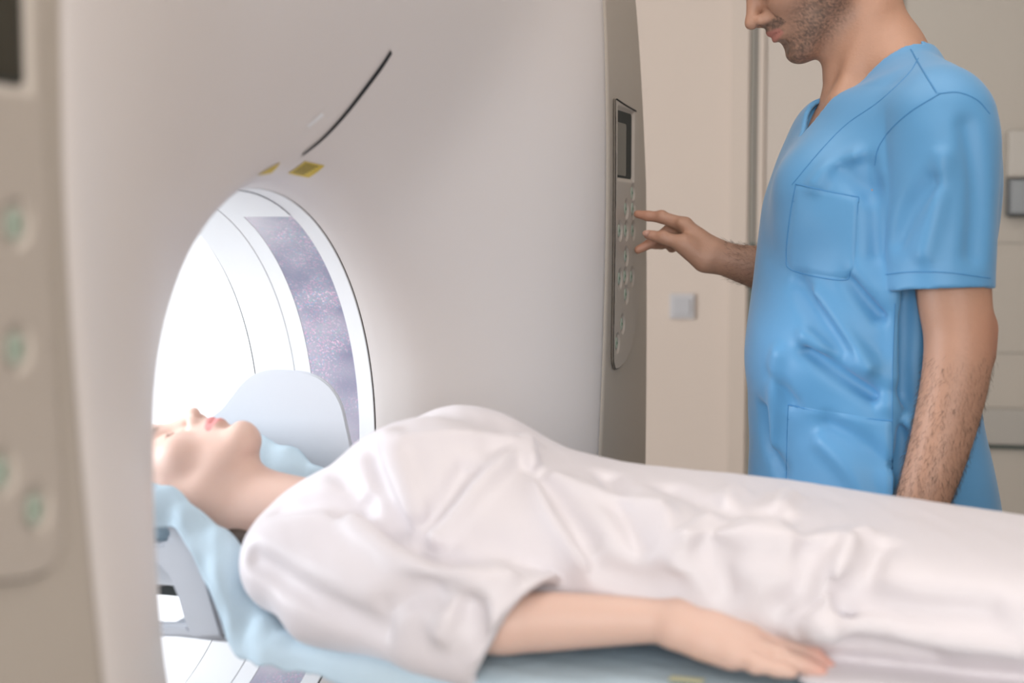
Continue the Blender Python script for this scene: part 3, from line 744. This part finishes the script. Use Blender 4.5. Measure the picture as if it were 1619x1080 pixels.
Tb(box('foot_plate', (1.15, 0, .03), (1.05, .5, .06), M['table'], bev=.02))
hh = empty('head_holder', (-.30, 0, .80), 0, 'grey white plastic head support with tall rounded wings and open struts under the head', 'head rest')
def Hh(o): o.location = o.location-Vector((-.30, 0, .80)); o.parent = hh; return o
def cradle(x0, x1, r, zc, th, m, name, a0=200, a1=340):
    rows = []
    for x in np.linspace(x0, x1, 8):
        rr = []
        for q in np.linspace(a0, a1, 24): rr.append((x, r*math.cos(math.radians(q)), zc+.95*r*math.sin(math.radians(q))))
        for q in np.linspace(a1, a0, 24): rr.append((x, (r+th)*math.cos(math.radians(q)), zc+.95*(r+th)*math.sin(math.radians(q))))
        rows.append(rr)
    rows = [[tuple(np.mean(rows[0], 0))]*48]+rows+[[tuple(np.mean(rows[-1], 0))]*48]
    return grid(name, rows, m, cv=True)
Hh(cradle(-.62, -.31, .118, .945, .008, M['holder'], 'head_cradle'))
def yz(px, Y): p = atY(px[0], px[1], Y); return (float(p[0]), float(p[2]))
wing = [yz(p, .205) for p in ((566, 760), (556, 705), (549, 672), (541, 640), (527, 615), (507, 597), (484, 588), (455, 585), (425, 585), (402, 592), (384, 606), (368, 626), (350, 648), (326, 665), (300, 676), (270, 700), (262, 760))]
wing = [tuple(p) for p in cr(wing[:1]*1+wing, 5)][5:]
Hh(prism('side_wing', wing, 1, .202, .209, M['holder'], bev=.002))
def sec(name, pxs, Y, t, m, bev=.004): return Hh(prism(name, [yz(p, Y) for p in pxs], 1, Y-t/2, Y+t/2, m, bev=bev))
YS = -.125
sec('strut', ((262, 822), (318, 832), (326, 880), (338, 930), (360, 1006), (306, 1008), (298, 985), (287, 945), (272, 908), (250, 884), (225, 872), (200, 866), (200, 850), (235, 856), (262, 858), (274, 850), (272, 838)), YS, .02, M['holder'])
sec('strut', ((200, 982), (300, 985), (322, 1007), (200, 1003)), YS, .018, M['holder'])
sec('strut', ((262, 822), (318, 832), (326, 880), (338, 930), (360, 1006), (306, 1008), (298, 985), (287, 945), (272, 908), (250, 884), (225, 872)), YS+.25, .02, M['holder'])
Hh(box('base_plate', (-.20, 0, .795), (.30, .22, .02), M['holder'], bev=.006))
a = yz((240, 882), .06); b = yz((240, 927), .06)
Hh(box('carbon_rail', (-.50, .07, (a[1]+b[1])/2), (.46, .10, a[1]-b[1]), M['bezel'], bev=.004))
# sheet
def st(x, *yzs): return [(x+(p[2] if len(p) > 2 else 0), p[0], p[1]) for p in yzs]
SR = [
    st(-.64, (-.155, .935), (-.148, .965), (-.128, .988), (-.105, .95), (-.06, .862), (0, .836), (.06, .862), (.105, .95), (.128, 1.0), (.15, .985), (.16, .95)),
    st(-.45, (-.155, .935), (-.148, .965), (-.128, .990), (-.105, .95), (-.06, .862), (0, .836), (.06, .862), (.105, .95), (.128, 1.015), (.15, .995), (.16, .96)),
    st(-.36, (-.155, .938), (-.146, .965), (-.124, .985), (-.102, .95), (-.06, .862), (0, .836), (.06, .862), (.105, .95), (.128, 1.010), (.15, .99), (.16, .955)),
    st(-.31, (-.160, .930), (-.146, .950), (-.122, .960), (-.098, .93), (-.06, .858), (0, .836), (.06, .858), (.105, .93), (.13, .990), (.155, .97), (.165, .94)),
    st(-.275, (-.172, .900), (-.155, .925), (-.124, .937), (-.095, .90), (-.06, .850), (0, .834), (.06, .850), (.105, .92), (.135, .972), (.16, .95), (.17, .92)),
    st(-.235, (-.188, .845), (-.170, .885), (-.130, .910), (-.10, .875), (-.06, .842), (0, .832), (.06, .842), (.11, .90), (.14, .950), (.165, .93), (.175, .90)),
    st(-.215, (-.200, .810), (-.19, .845), (-.155, .875), (-.11, .858), (-.06, .838), (0, .830), (.06, .838), (.11, .87), (.15, .92), (.17, .90), (.18, .87)),
    st(-.17, (-.215, .798), (-.208, .824), (-.18, .842), (-.12, .840), (-.06, .832), (0, .830), (.06, .832), (.12, .85), (.16, .88), (.18, .87), (.19, .85)),
    st(-.10, (-.228, .800), (-.222, .822), (-.19, .834), (-.12, .834), (-.06, .831), (0, .830), (.06, .831), (.12, .836), (.18, .85), (.20, .84), (.21, .82)),
    st(0.0, (-.280, .800), (-.262, .829), (-.20, .837), (-.12, .836), (-.06, .836), (0, .836), (.06, .836), (.12, .836), (.20, .838), (.24, .830), (.25, .81)),
]
for x in (.08, .2, .35, .5, .8, 1.1, 1.5): SR.append(st(x, (-.284+.004*math.sin(x*19), .805+.012*math.sin(x*11)), (-.262, .831), (-.20, .8375), (-.12, .837), (-.06, .837), (0, .837), (.06, .837), (.12, .837), (.20, .838), (.24, .8385), (.262, .829)))
SA = np.array(SR)
fine = np.array([cr([tuple(p) for p in SA[:, j]], 9) for j in range(SA.shape[1])])          # along x
fine = np.array([cr([tuple(p) for p in fine[:, i]], 6) for i in range(fine.shape[1])])
X_, Y_ = fine[..., 0], fine[..., 1]
fine[..., 2] += (.0022*np.sin(X_*95+Y_*40)+.0016*np.sin(X_*160-Y_*90))*np.clip((-.02-X_)/.1, 0, 1)+.0006*np.sin(X_*31+Y_*160)
fine[..., 1] += (.004*np.sin(X_*60+1)+.0025*np.sin(X_*150+fine[..., 2]*60))*np.clip((-.1-X_)/.1, 0, 1)*(np.abs(Y_) > .13)
s_ = grid('disposable_sheet', fine, M['sheet'], flip=True, solid=.0008)
yp = grid('yellow_print', [[(x, y, .8402) for y in (-.250, -.232)] for x in (.315, .35)], mat('yellow_print', (.60, .62, .42), .8), s_, flip=True)
tag(s_, 'pale blue tissue sheet lying over the table and hanging around the head support', 'sheet')
pd = mesh('x', [(0, 0, 0)], [(0,)], None) if False else None
F = Field((-.09, -.26, .835), (.06, -.13, .865), .002)
F.op(ellipsoid((-.012, -.212, .8385), (.055, .028, .017)), .002)
F.op(halfspace((0, 0, .8395), (0, 0, 1), ((-.09, -.26, .83), (.06, -.13, .845))), .002, 's')
o = F.build('foam_pad', M['pad'], None, 1); tag(o, 'cream foam pad under the upper arm on the blue sheet', 'pad')

# ---------------------------------------------------------------- standing person in blue scrubs
R2 = np.array((cy, sy, 0.)); F2 = np.array((-sy, cy, 0.))
BS = atd(1380, 540, 2.27); BS[2] = 0
mn = empty('person', BS, YAW, 'person in blue scrubs standing beyond the table, one finger on the scanner buttons', 'person')
def Wl(p): q = np.asarray(p)-BS; return np.stack([q@R2, q@F2, q[..., 2]], -1)
def L(px, py, dep): return Wl(atd(px, py, dep))
def zp(py, dep=2.27): return float(L(1380, py, dep)[2])
FW = _n((-.927, -.375, 0)); SD = _n((.375, -.927, 0))       # chest direction, near-side direction
F = Field((-.50, -.36, .70), (.27, .46, 1.98), .003)
MO = L(1270, -46, 2.27); MF = _n((-.846, -.05, -.53)); MU = _n((-.53, 0, .848)); MS = _n(np.cross(MU, MF))
MU = _n(np.cross(MF, MS))
head(F, MO, MF, MU, MS, 1.06, True)
nk = [L(1352, -30, 2.28), L(1372, 50, 2.28), L(1392, 120, 2.28), L(1400, 190, 2.28)]
rods(F, nk, [.060, .066, .070, .085], .03)
F.op(capsule(L(1334, 20, 2.27), L(1346, 150, 2.27), .038, .035), .03)      # throat
F.op(capsule(L(1327, 122, 2.27), L(1328, 132, 2.27), .020, .018), .02)
F.op(capsule(L(1385, 10, 2.24), L(1330, 160, 2.22), .018, .014), .02)     # neck tendon
NS = L(1490, 186, 2.09); FS = L(1362, 205, 2.44)
for s_ in (NS, FS): F.op(capsule(L(1405, 95, 2.27), s_*.9+L(1405, 95, 2.27)*.1, .048, .050), .04)
def fbk(py): return np.interp(py, [150, 170, 240, 310, 400, 500, 580, 650, 720, 800, 880], [1290, 1278, 1243, 1223, 1210, 1199, 1197, 1201, 1205, 1204, 1206]), np.interp(py, [150, 170, 240, 310, 400, 500, 580, 650, 720, 800, 880], [1520, 1535, 1548, 1548, 1540, 1525, 1520, 1526, 1540, 1556, 1566])
def tors(inset, rows):
    out = []
    for py, wd in rows:
        f_, b_ = fbk(py); E_ = (b_-f_)/2/FPX*2.27; a_ = ((f_+b_)/2-1380)/FPX*2.27
        dp_ = math.sqrt(max(E_**2-(.375*wd)**2, .004))/.927
        out.append((zp(py), a_*FW[0], a_*SD[0], dp_-inset, wd-inset, 2.35))
    return out[::-1]
F.op(loft((0, 0, 0), (0, 0, 1), FW, SD, tors(.016, [(165, .155), (210, .175), (310, .185), (400, .18), (500, .17), (580, .17), (650, .175), (720, .185), (800, .19), (880, .19)]), .05), .05)
# near arm, hanging
rods(F, [NS, L(1500, 330, 2.08), L(1507, 455, 2.065), L(1515, 530, 2.06), L(1510, 600, 2.055), L(1487, 700, 2.05), L(1456, 800, 2.045), L(1440, 850, 2.04)],
     [.058, .056, .0535, .049, .0475, .043, .0365, .030], .02)
F.op(capsule(L(1552, 520, 2.08), L(1548, 560, 2.08), .020, .020), .03)
wr = L(1440, 850, 2.04); dn = _n(L(1425, 900, 2.04)-wr)
kc = wr+.085*dn; dv = _n(np.array((-.5, -.8, 0))-dn*(np.array((-.5, -.8, 0))@dn)); acr = _n(np.cross(dn, dv))
kp = [kc+acr*x for x in (-.030, -.010, .011, .030)]
hand(F, wr+dn*.01, kp, None, None, dv, .018)
for i, l in enumerate((.078, .088, .082, .064)):
    a = kp[i]; b = a+(dn*.94+acr*(i-1.5)*.03-dv*.25)*l*.5; c = b+(dn*.8-dv*.6)*l*.28; d = c+(dn*.6-dv*.8)*l*.24
    finger(F, [a, b, c, d], [.0115, .0102, .0094, .008])
th = wr+dn*.03-acr*.028; finger(F, [th, th+dn*.035-acr*.022-dv*.01, th+dn*.068-acr*.028-dv*.018, th+dn*.092-acr*.026-dv*.025], [.017, .0125, .0112, .009])
# far arm, reaching to the panel
rods(F, [FS, L(1365, 330, 2.50), L(1350, 470, 2.53)], [.052, .048, .044], .02)
rods(F, [L(1350, 470, 2.53), L(1280, 447, 2.54), L(1205, 425, 2.548), L(1165, 415, 2.552), L(1135, 406, 2.556)], [.045, .047, .0395, .0325, .0285], .02)
hn = [L(1083, 356, 2.568), L(1086, 362, 2.588), L(1092, 372, 2.606), L(1099, 384, 2.620)]     # knuckles, index first
wv = L(1128, 404, 2.560)
for i, k_ in enumerate(hn):
    F.op(capsule(wv+(k_-np.mean(hn, 0))*.35, k_, .0195, .0135), .014)
F.op(capsule(wv, L(1100, 385, 2.575), .024, .021), .02)
finger(F, [hn[0], L(1046, 343.5, 2.580), L(1024, 341.5, 2.588), L(1008, 338.5, 2.594)], [.0138, .0108, .0095, .0075])
finger(F, [hn[1], L(1058, 364, 2.604), L(1030, 384, 2.606), L(1009, 395, 2.606)], [.0128, .0112, .0098, .0078])
finger(F, [hn[2], L(1064, 374, 2.626), L(1046, 386, 2.624), L(1036, 388, 2.612)], [.0125, .0108, .0096, .008])
finger(F, [hn[3], L(1076, 386, 2.634), L(1062, 392, 2.628), L(1056, 388, 2.612)], [.0112, .0096, .0086, .007])
F.op(capsule(L(1112, 412, 2.548), L(1082, 386, 2.542), .0205, .0185), .016)
finger(F, [L(1092, 393, 2.545), L(1072, 383, 2.540), L(1048, 376, 2.545), L(1025, 371, 2.552)], [.0175, .0125, .0112, .0088])
rods(F, [L(1075, 352, 2.556), L(1100, 366, 2.553), L(1125, 388, 2.55)], [.004, .005, .004], .012)
for p_ in ((1046, 343.5, 2.580), (1048, 376, 2.545)): F.op(ellipsoid(L(*p_)+np.array((0, -.002, .002)), (.010, .010, .0108)), .006)
MH = 1.06
def col_m(V):
    c = np.tile(np.array((.42, .235, .158)), (len(V), 1)); d = (V-MO)/MH
    f = d@MF; u = d@MU; s = d@MS
    def sg(x, w_): return 1/(1+np.exp(-np.clip(x/w_, -30, 30)))
    isH = sg(f+.02, .006)*(V[:, 2] > MO[2]-.25)
    # beard: chin, jaw, moustache; leaves lips and cheeks clear
    beard = sg(-.040-.30*np.maximum(f-.03, 0)-.0*u+(.062-f)*.55-u, .010)*sg(.128+u-.35*(.09-f), .008)
    must = np.exp(-(((u+.0455)/.0085)**4))*sg(f-.058, .005)*(np.abs(s) < .036)*1.2
    soul = np.exp(-(((u+.077)/.006)**2+(s/.012)**2))*(f > .07)
    clr = np.exp(-(((u+.063)/.012)**4+((np.abs(s)-.026)/.012)**4))*.5*(f > .05)
    bd = np.clip(np.maximum(np.maximum(beard*(1-clr), must), soul), 0, 1)*isH
    rng = np.random.default_rng(4); nz1 = rng.random(len(V))
    blot = .5+.5*np.sin(V[:, 0]*420+3*np.sin(V[:, 2]*260))*np.sin(V[:, 2]*390+2*np.sin(V[:, 0]*310+V[:, 1]*200))
    k = (np.clip(bd*(.52+.6*(nz1-.5)+.45*blot), 0, 1))[:, None]*.9
    c = c*(1-k)+k*np.array((.075, .052, .040))
    lip = (f > .066)*np.exp(-(np.maximum(np.abs((u+.0590))-.0085+.006*(np.abs(s)/.024)**2, 0)/.0016)**2)*(np.abs(s) < .0245)
    lip = np.clip(lip, 0, 1)[:, None]*.8; c = c*(1-lip)+lip*np.array((.42, .16, .13))
    brow = (np.exp(-(((u-.028)/.005)**2))*np.exp(-(((np.abs(s)-.030)/.020)**4))*(f > .05))[:, None]*.85
    c = c*(1-brow)+brow*np.array((.05, .03, .02))
    # redder elbow, fingertips
    el_ = np.exp(-(np.linalg.norm(V-L(1565, 535, 2.07), axis=1)/.05)**2)[:, None]*.45; c = c*(1-el_)+el_*np.array((.55, .20, .13))
    ft = np.exp(-(np.linalg.norm((V-L(1010, 366, 2.59))*np.array((1, .6, .6)), axis=1)/.035)**2)[:, None]*.35; c = c*(1-ft)+ft*np.array((.55, .22, .15))
    # darker hairy forearms
    fa = np.exp(-(((V[:, 2]-zp(680, 2.05))/.12)**4))*(V[:, 1] < -.12)*(V[:, 0] > .03)*np.clip((V[:, 0]-L(1455, 700, 2.05)[0])/.05, .15, 1)*.28
    fa = fa+.35*sg(V[:, 0]-L(1150, 400, 2.55)[0], .012)*(V[:, 0] < L(1300, 400, 2.5)[0])*(V[:, 1] > .2)
    fa = np.clip(fa*(.6+.8*nz1), 0, .6)[:, None]; c = c*(1-fa)+fa*np.array((.16, .09, .06))
    return c
bf = F
body_m = F.build('body', M['skin_m'], mn, 1, col_m)
# thumb nail
q = bf.march(Wl(C0), Wl(atd(1023, 369, 1))-Wl(C0), 2, 3)
nl = mesh('nail', [q+np.array((.0075*math.cos(t)-.001, -.0012-.0*math.cos(t), .0058*math.sin(t))) for t in np.linspace(0, 2*math.pi, 16, endpoint=False)], [tuple(range(16))], M['nail'], mn)
md = nl.modifiers.new('s', 'SOLIDIFY'); md.thickness = .0012
# hair
H = Field((-.30, -.13, 1.62), (.12, .13, 1.98), .003)
def PH_(a, b, c=0): return MO+MH*(a*MF+c*MS+b*MU)
H.op(ellipsoid(PH_(-.020, .038), np.array((.098, .080, .090))*MH, (MF, MS, MU)))
H.op(ellipsoid(PH_(-.055, -.015), np.array((.055, .060, .050))*MH, (MF, MS, MU)), .03)
H.op(ellipsoid(PH_(.050, -.045), np.array((.082, .10, .098))*MH, (MF, MS, MU)), .01, 's')
for e in (-1, 1): H.op(ellipsoid(PH_(-.004, -.010, e*.08), np.array((.022, .03, .034))*MH, (MF, MS, MU)), .006, 's')
H.build('hair', M['hair'], mn, 2)

# scrub top
F = Field((-.22, -.36, .74), (.27, .46, 1.70), .0032)
F.op(loft((0, 0, 0), (0, 0, 1), FW, SD, tors(0, [(150, .12), (170, .155), (210, .180), (310, .198), (400, .195), (500, .19), (580, .19), (650, .20), (720, .212), (800, .222), (880, .225)]), .03), .04)
for s_, q_ in ((NS, 1), (FS, 0)):
    F.op(capsule(L(1408, 122, 2.27), s_*.88+L(1408, 122, 2.27)*.12, .064, .070), .05)
F.op(capsule(L(1400, 150, 2.27), L(1430, 118, 2.24), .06, .052), .03)
F.op(capsule(L(1300, 300, 2.19), L(1310, 330, 2.19), .07, .07), .06)
F.op(ellipsoid(L(1283, 560, 2.24), (.09, .12, .10)), .05)
# creases
cv = lambda P: Wl(P)
sleeves = []; FS_ = 1.3
for P_, rr, cut, cn in (([NS+np.array((-.004, 0, -.010)), L(1489, 240, 2.085), L(1487, 330, 2.08), L(1485, 420, 2.075), L(1484, 520, 2.07)], [.082, .084, .081, .079, .079], L(1485, 459, 2.07), L(1487, 560, 2.07)-L(1485, 459, 2.07)),
                        ([FS, L(1366, 300, 2.49), L(1362, 400, 2.51), L(1358, 440, 2.52)], [.068, .072, .074, .074], L(1348, 425, 2.52), L(1352, 500, 2.53)-L(1348, 425, 2.52))):
    K = Field((-.22, -.36, .74), (.27, .46, 1.70), .0032); rods(K, P_, rr, .02)
    if cut[1] < 0: folds(K, [([(1490, 250), (1480, 320), (1462, 400)], .02, .004, .04), ([(1530, 200), (1545, 300), (1540, 400)], .02, -.003, .04), ([(1420, 380), (1440, 330), (1470, 290)], .012, -.004, .03)], conv=cv)
    n_ = _n(cn); X, Y, Z = K.whole(); pl = (X-cut[0])*n_[0]+(Y-cut[1])*n_[1]+(Z-cut[2])*n_[2]
    inner = K.D+.0085; K.D = np.maximum(K.D, pl); K.D = np.maximum(K.D, -np.maximum(inner, -(pl+.10))); sleeves.append((K, pl))
K, pl = sleeves[0]
folds(F, [
    ([(1278, 552), (1328, 590), (1408, 640)], .016, -.010, .03),
    ([(1275, 530), (1335, 560), (1408, 600)], .014, .006, .03),
    ([(1287, 467), (1330, 520), (1372, 580)], .016, .005, .04),
    ([(1262, 450), (1300, 510), (1330, 560)], .016, -.005, .04),
    ([(1349, 440), (1368, 470), (1391, 496)], .010, -.008, .02),
    ([(1360, 430), (1385, 455), (1400, 470)], .010, .005, .02),
    ([(1222, 598), (1235, 618), (1248, 636)], .008, -.004, .02),
    ([(1230, 560), (1225, 640), (1222, 720)], .012, .003, .03),
    ([(1310, 672), (1360, 700), (1408, 735)], .012, -.005, .025),
    ([(1300, 700), (1340, 740), (1370, 790)], .014, .004, .03),
    ([(1207, 650), (1213, 700), (1235, 745)], .010, -.005, .02),
    ([(1350, 250), (1310, 268), (1290, 290)], .016, .004, .03),
    ([(1372, 262), (1385, 330), (1388, 400)], .014, -.006, .03),
    ([(1330, 265), (1350, 285), (1375, 300)], .012, -.004, .03),
    ([(1417, 440), (1414, 560), (1413, 640), (1413, 790)], .008, .007, .012),
    ([(1438, 430), (1434, 560), (1432, 640), (1430, 790)], .016, -.011, .02),
    ([(1405, 640), (1425, 655), (1440, 665)], .008, .006, .012),
], conv=cv)
for K, pl in sleeves:
    hh = np.maximum(.018-np.abs(F.D-K.D), 0)/.018; hh = hh*np.clip((-pl-.20)/.08, 0, 1)
    F.D = (np.minimum(F.D, K.D)-hh*hh*.018*.25).astype(np.float32)
X, Y, Z = F.whole()
F.D += (.0006*np.sin(X*55+Z*31)*np.sin(Z*38-Y*29)).astype(np.float32)
# neck opening: V in front, round at the back, carved as a hollow so the chest shows
ncx = L(1395, 120, 2.27)
def vcut(X, Y, Z):
    fw = (X-ncx[0])*FW[0]+(Y-ncx[1])*FW[1]; sd = (X-ncx[0])*SD[0]+(Y-ncx[1])*SD[1]
    zv = zp(216, 2.2)
    a = (1.62*np.abs(sd)-(Z-zv))/1.9
    return np.maximum(a, -fw-.01)
q = F.sl(((-.2, -.2, 1.40), (.2, .2, 1.70)), 0)
Xs = F.ax[0][q[0]][:, None, None]; Ys = F.ax[1][q[1]][None, :, None]; Zs = F.ax[2][q[2]][None, None, :]
D0 = F.D[q].copy(); vc = vcut(Xs, Ys, Zs)
fw = (Xs-ncx[0])*FW[0]+(Ys-ncx[1])*FW[1]; sd = (Xs-ncx[0])*SD[0]+(Ys-ncx[1])*SD[1]
hole = np.maximum(np.sqrt(fw**2+sd**2)-.074, zp(112)-Zs)
hol2 = np.maximum(np.sqrt((fw*.9)**2+sd**2)-.082, zp(92, 2.27)-Zs+.0*fw)
inn = np.maximum(D0+.009, vc-.014)
D1 = np.maximum(D0, -inn); D1 = np.maximum(D1, -vc); D1 = np.maximum(D1, -hol2); D1 = np.maximum(D1, -hole*1.0)
F.D[q] = D1
F.op(halfspace((0, 0, zp(868)), (0, 0, 1), ((-.3, -.4, .70), (.3, .5, zp(868)+.001))), .002, 's')
F.build('scrub_top', M['scrub'], mn, 2)
tf = F
def mpt(px, py, lift=.001):
    a = Wl(C0); b = Wl(C0+ray(px, py))-a; p = tf.march(a, b, 1.7, 2.7)
    if p is None: return None
    return p-lift*_n(b)
def thread(name, pts, r=.0009, parent=mn, m=None, sub=10):
    P = [mpt(*p, .0003) for p in cr(pts, sub)]; P = [p for p in P if p is not None]
    return tube(name, P, r, m or M['stitch'], parent, 5)
def patch(name, quad, cut, lift=.0028):
    n = 26; rows = []
    for i in range(n):
        r_ = []
        for j in range(n):
            u_, v_ = j/(n-1), i/(n-1); a, b, c, d = [np.array(k, float) for k in quad]
            m0 = 0
            if v_ > 1-cut: m0 = (v_-(1-cut))/cut*.10
            u2 = m0+(1-2*m0)*u_
            r_.append(mpt(*((1-v_)*((1-u2)*a+u2*b)+v_*((1-u2)*d+u2*c)), lift if 0 < i < n-1 and 0 < j < n-1 else .0003))
        rows.append(r_)
    return grid(name, rows, M['scrub'], mn, flip=True)
pk = patch('chest_pocket', ((1258, 291), (1358, 312), (1349, 442), (1241, 426)), .15)
thread('pocket_seam', [(1258, 291), (1249, 340), (1243, 405), (1254, 428), (1330, 443), (1345, 428), (1351, 370), (1358, 313)], parent=pk)
thread('pocket_seam', [(1258, 291), (1305, 302), (1358, 312)], .0013, parent=pk); thread('pocket_seam', [(1252, 318), (1300, 329), (1356, 340)], .0006, parent=pk)
pk = patch('hip_pocket', ((1246, 640), (1411, 666), (1411, 812), (1243, 790)), .01)
thread('pocket_seam', [(1246, 640), (1330, 658), (1411, 666)], .0014, parent=pk); thread('pocket_seam', [(1246, 663), (1330, 684), (1411, 692)], .0006, parent=pk)
thread('pocket_seam', [(1246, 640), (1244, 700), (1243, 775)], .0009, parent=pk)
thread('shoulder_seam', [(1440, 78), (1458, 110), (1481, 147)], .0012)
thread('armhole_seam', [(1486, 148), (1440, 176), (1407, 206), (1388, 235), (1383, 262)], .0010)
thread('armhole_seam', [(1483, 148), (1515, 146), (1545, 158), (1565, 180)], .0009)
thread('neckband_seam', [(1452, 92), (1435, 118), (1390, 160), (1340, 195), (1300, 235), (1252, 292)], .0008)
thread('cuff_seam', [(1400, 434), (1440, 430), (1500, 431), (1566, 440)], .0008)
thread('side_seam', [(1415, 480), (1412, 560), (1411, 640), (1411, 700), (1411, 780)], .0009)
# trousers and shoes
F = Field((-.25, -.32, .05), (.28, .36, .98), .006)
ctr = L(1380, 800, 2.27)
F.op(loft((0, 0, 0), (0, 0, 1), FW, SD, [(.78, -.0, 0, .12, .165, 2.3), (.88, 0, 0, .13, .18, 2.3), (.95, 0, 0, .125, .175, 2.3)], .04))
for e in (-1, 1):
    hp_ = SD*e*.092+np.array((.0, 0, .80))
    rods(F, [hp_, SD*e*.105+np.array((0, 0, .50))+FW*.01, SD*e*.115+np.array((0, 0, .10))-FW*.02], [.094, .078, .068], .04)
F.build('trousers', M['scrub'], mn, 2)
for e in (-1, 1):
    K = Field((-.35, -.32, -.0), (.28, .32, .16), .005)
    b0 = SD*e*.115-FW*.02
    rods(K, [b0-FW*.03+np.array((0, 0, .05)), b0+FW*.08+np.array((0, 0, .042)), b0+FW*.19+np.array((0, 0, .036))], [.040, .042, .034], .02)
    K.op(capsule(b0+np.array((0, 0, .05)), b0+np.array((0, 0, .11)), .042, .040), .02)
    K.op(halfspace((0, 0, .004), (0, 0, 1), ((-.4, -.4, -.02), (.3, .4, .005))), .001, 's')
    K.build('shoe', M['rim'], mn, 2)
# fine hairs on both forearms
def hairs(name, fld, n, pick, seed, tdir):
    rng = random.Random(seed); V = []; Fc = []
    k = 0
    while k < n:
        a = pick(rng)
        if a is None: continue
        o_, d_ = a; p = fld.march(o_, d_, 0, .3)
        if p is None: continue
        g = np.array([float(fld.sample(p+e)-fld.sample(p-e)) for e in np.eye(3)*.004]); g = _n(g)
        l_ = rng.uniform(.006, .014); t = _n(np.array(tdir)+np.array([rng.uniform(-.5, .5) for _ in range(3)])+g*rng.uniform(.2, .55))
        s_ = _n(np.cross(t, g))*.00012; q0 = p; q1 = p+t*l_*.5+g*.0008; q2 = p+t*l_-g*.0006
        i = len(V); V += [q0-s_, q0+s_, q1+s_*.8, q1-s_*.8, q2, q0+g*.0002, q1+g*.0003]; Fc += [(i, i+1, i+2, i+3), (i+3, i+2, i+4), (i, i+5, i+6, i+3), (i+5, i+1, i+2, i+6), (i+3, i+6, i+4), (i+6, i+2, i+4)]
        k += 1
    o = mesh(name, V, Fc, M['thinhair'], mn); o['kind'] = 'stuff'; return o
def pk1(rng):
    z = rng.random()**.65; c = (1-z)*L(1512, 560, 2.055)+z*L(1452, 810, 2.045); t = rng.uniform(0, 2*math.pi)
    d = np.array((math.cos(t), math.sin(t), 0)); return c+d*.12, -d
def pk2(rng):
    z = rng.random(); c = (1-z)*L(1145, 409, 2.555)+z*L(1290, 448, 2.54); t = rng.uniform(0, 2*math.pi)
    d = np.array((0, math.cos(t), math.sin(t))); return c+d*.1, -d
hairs('arm_hair', bf, 2600, pk1, 3, (-.2, 0, -1)); hairs('arm_hair', bf, 1300, pk2, 5, (-1, 0, .15))
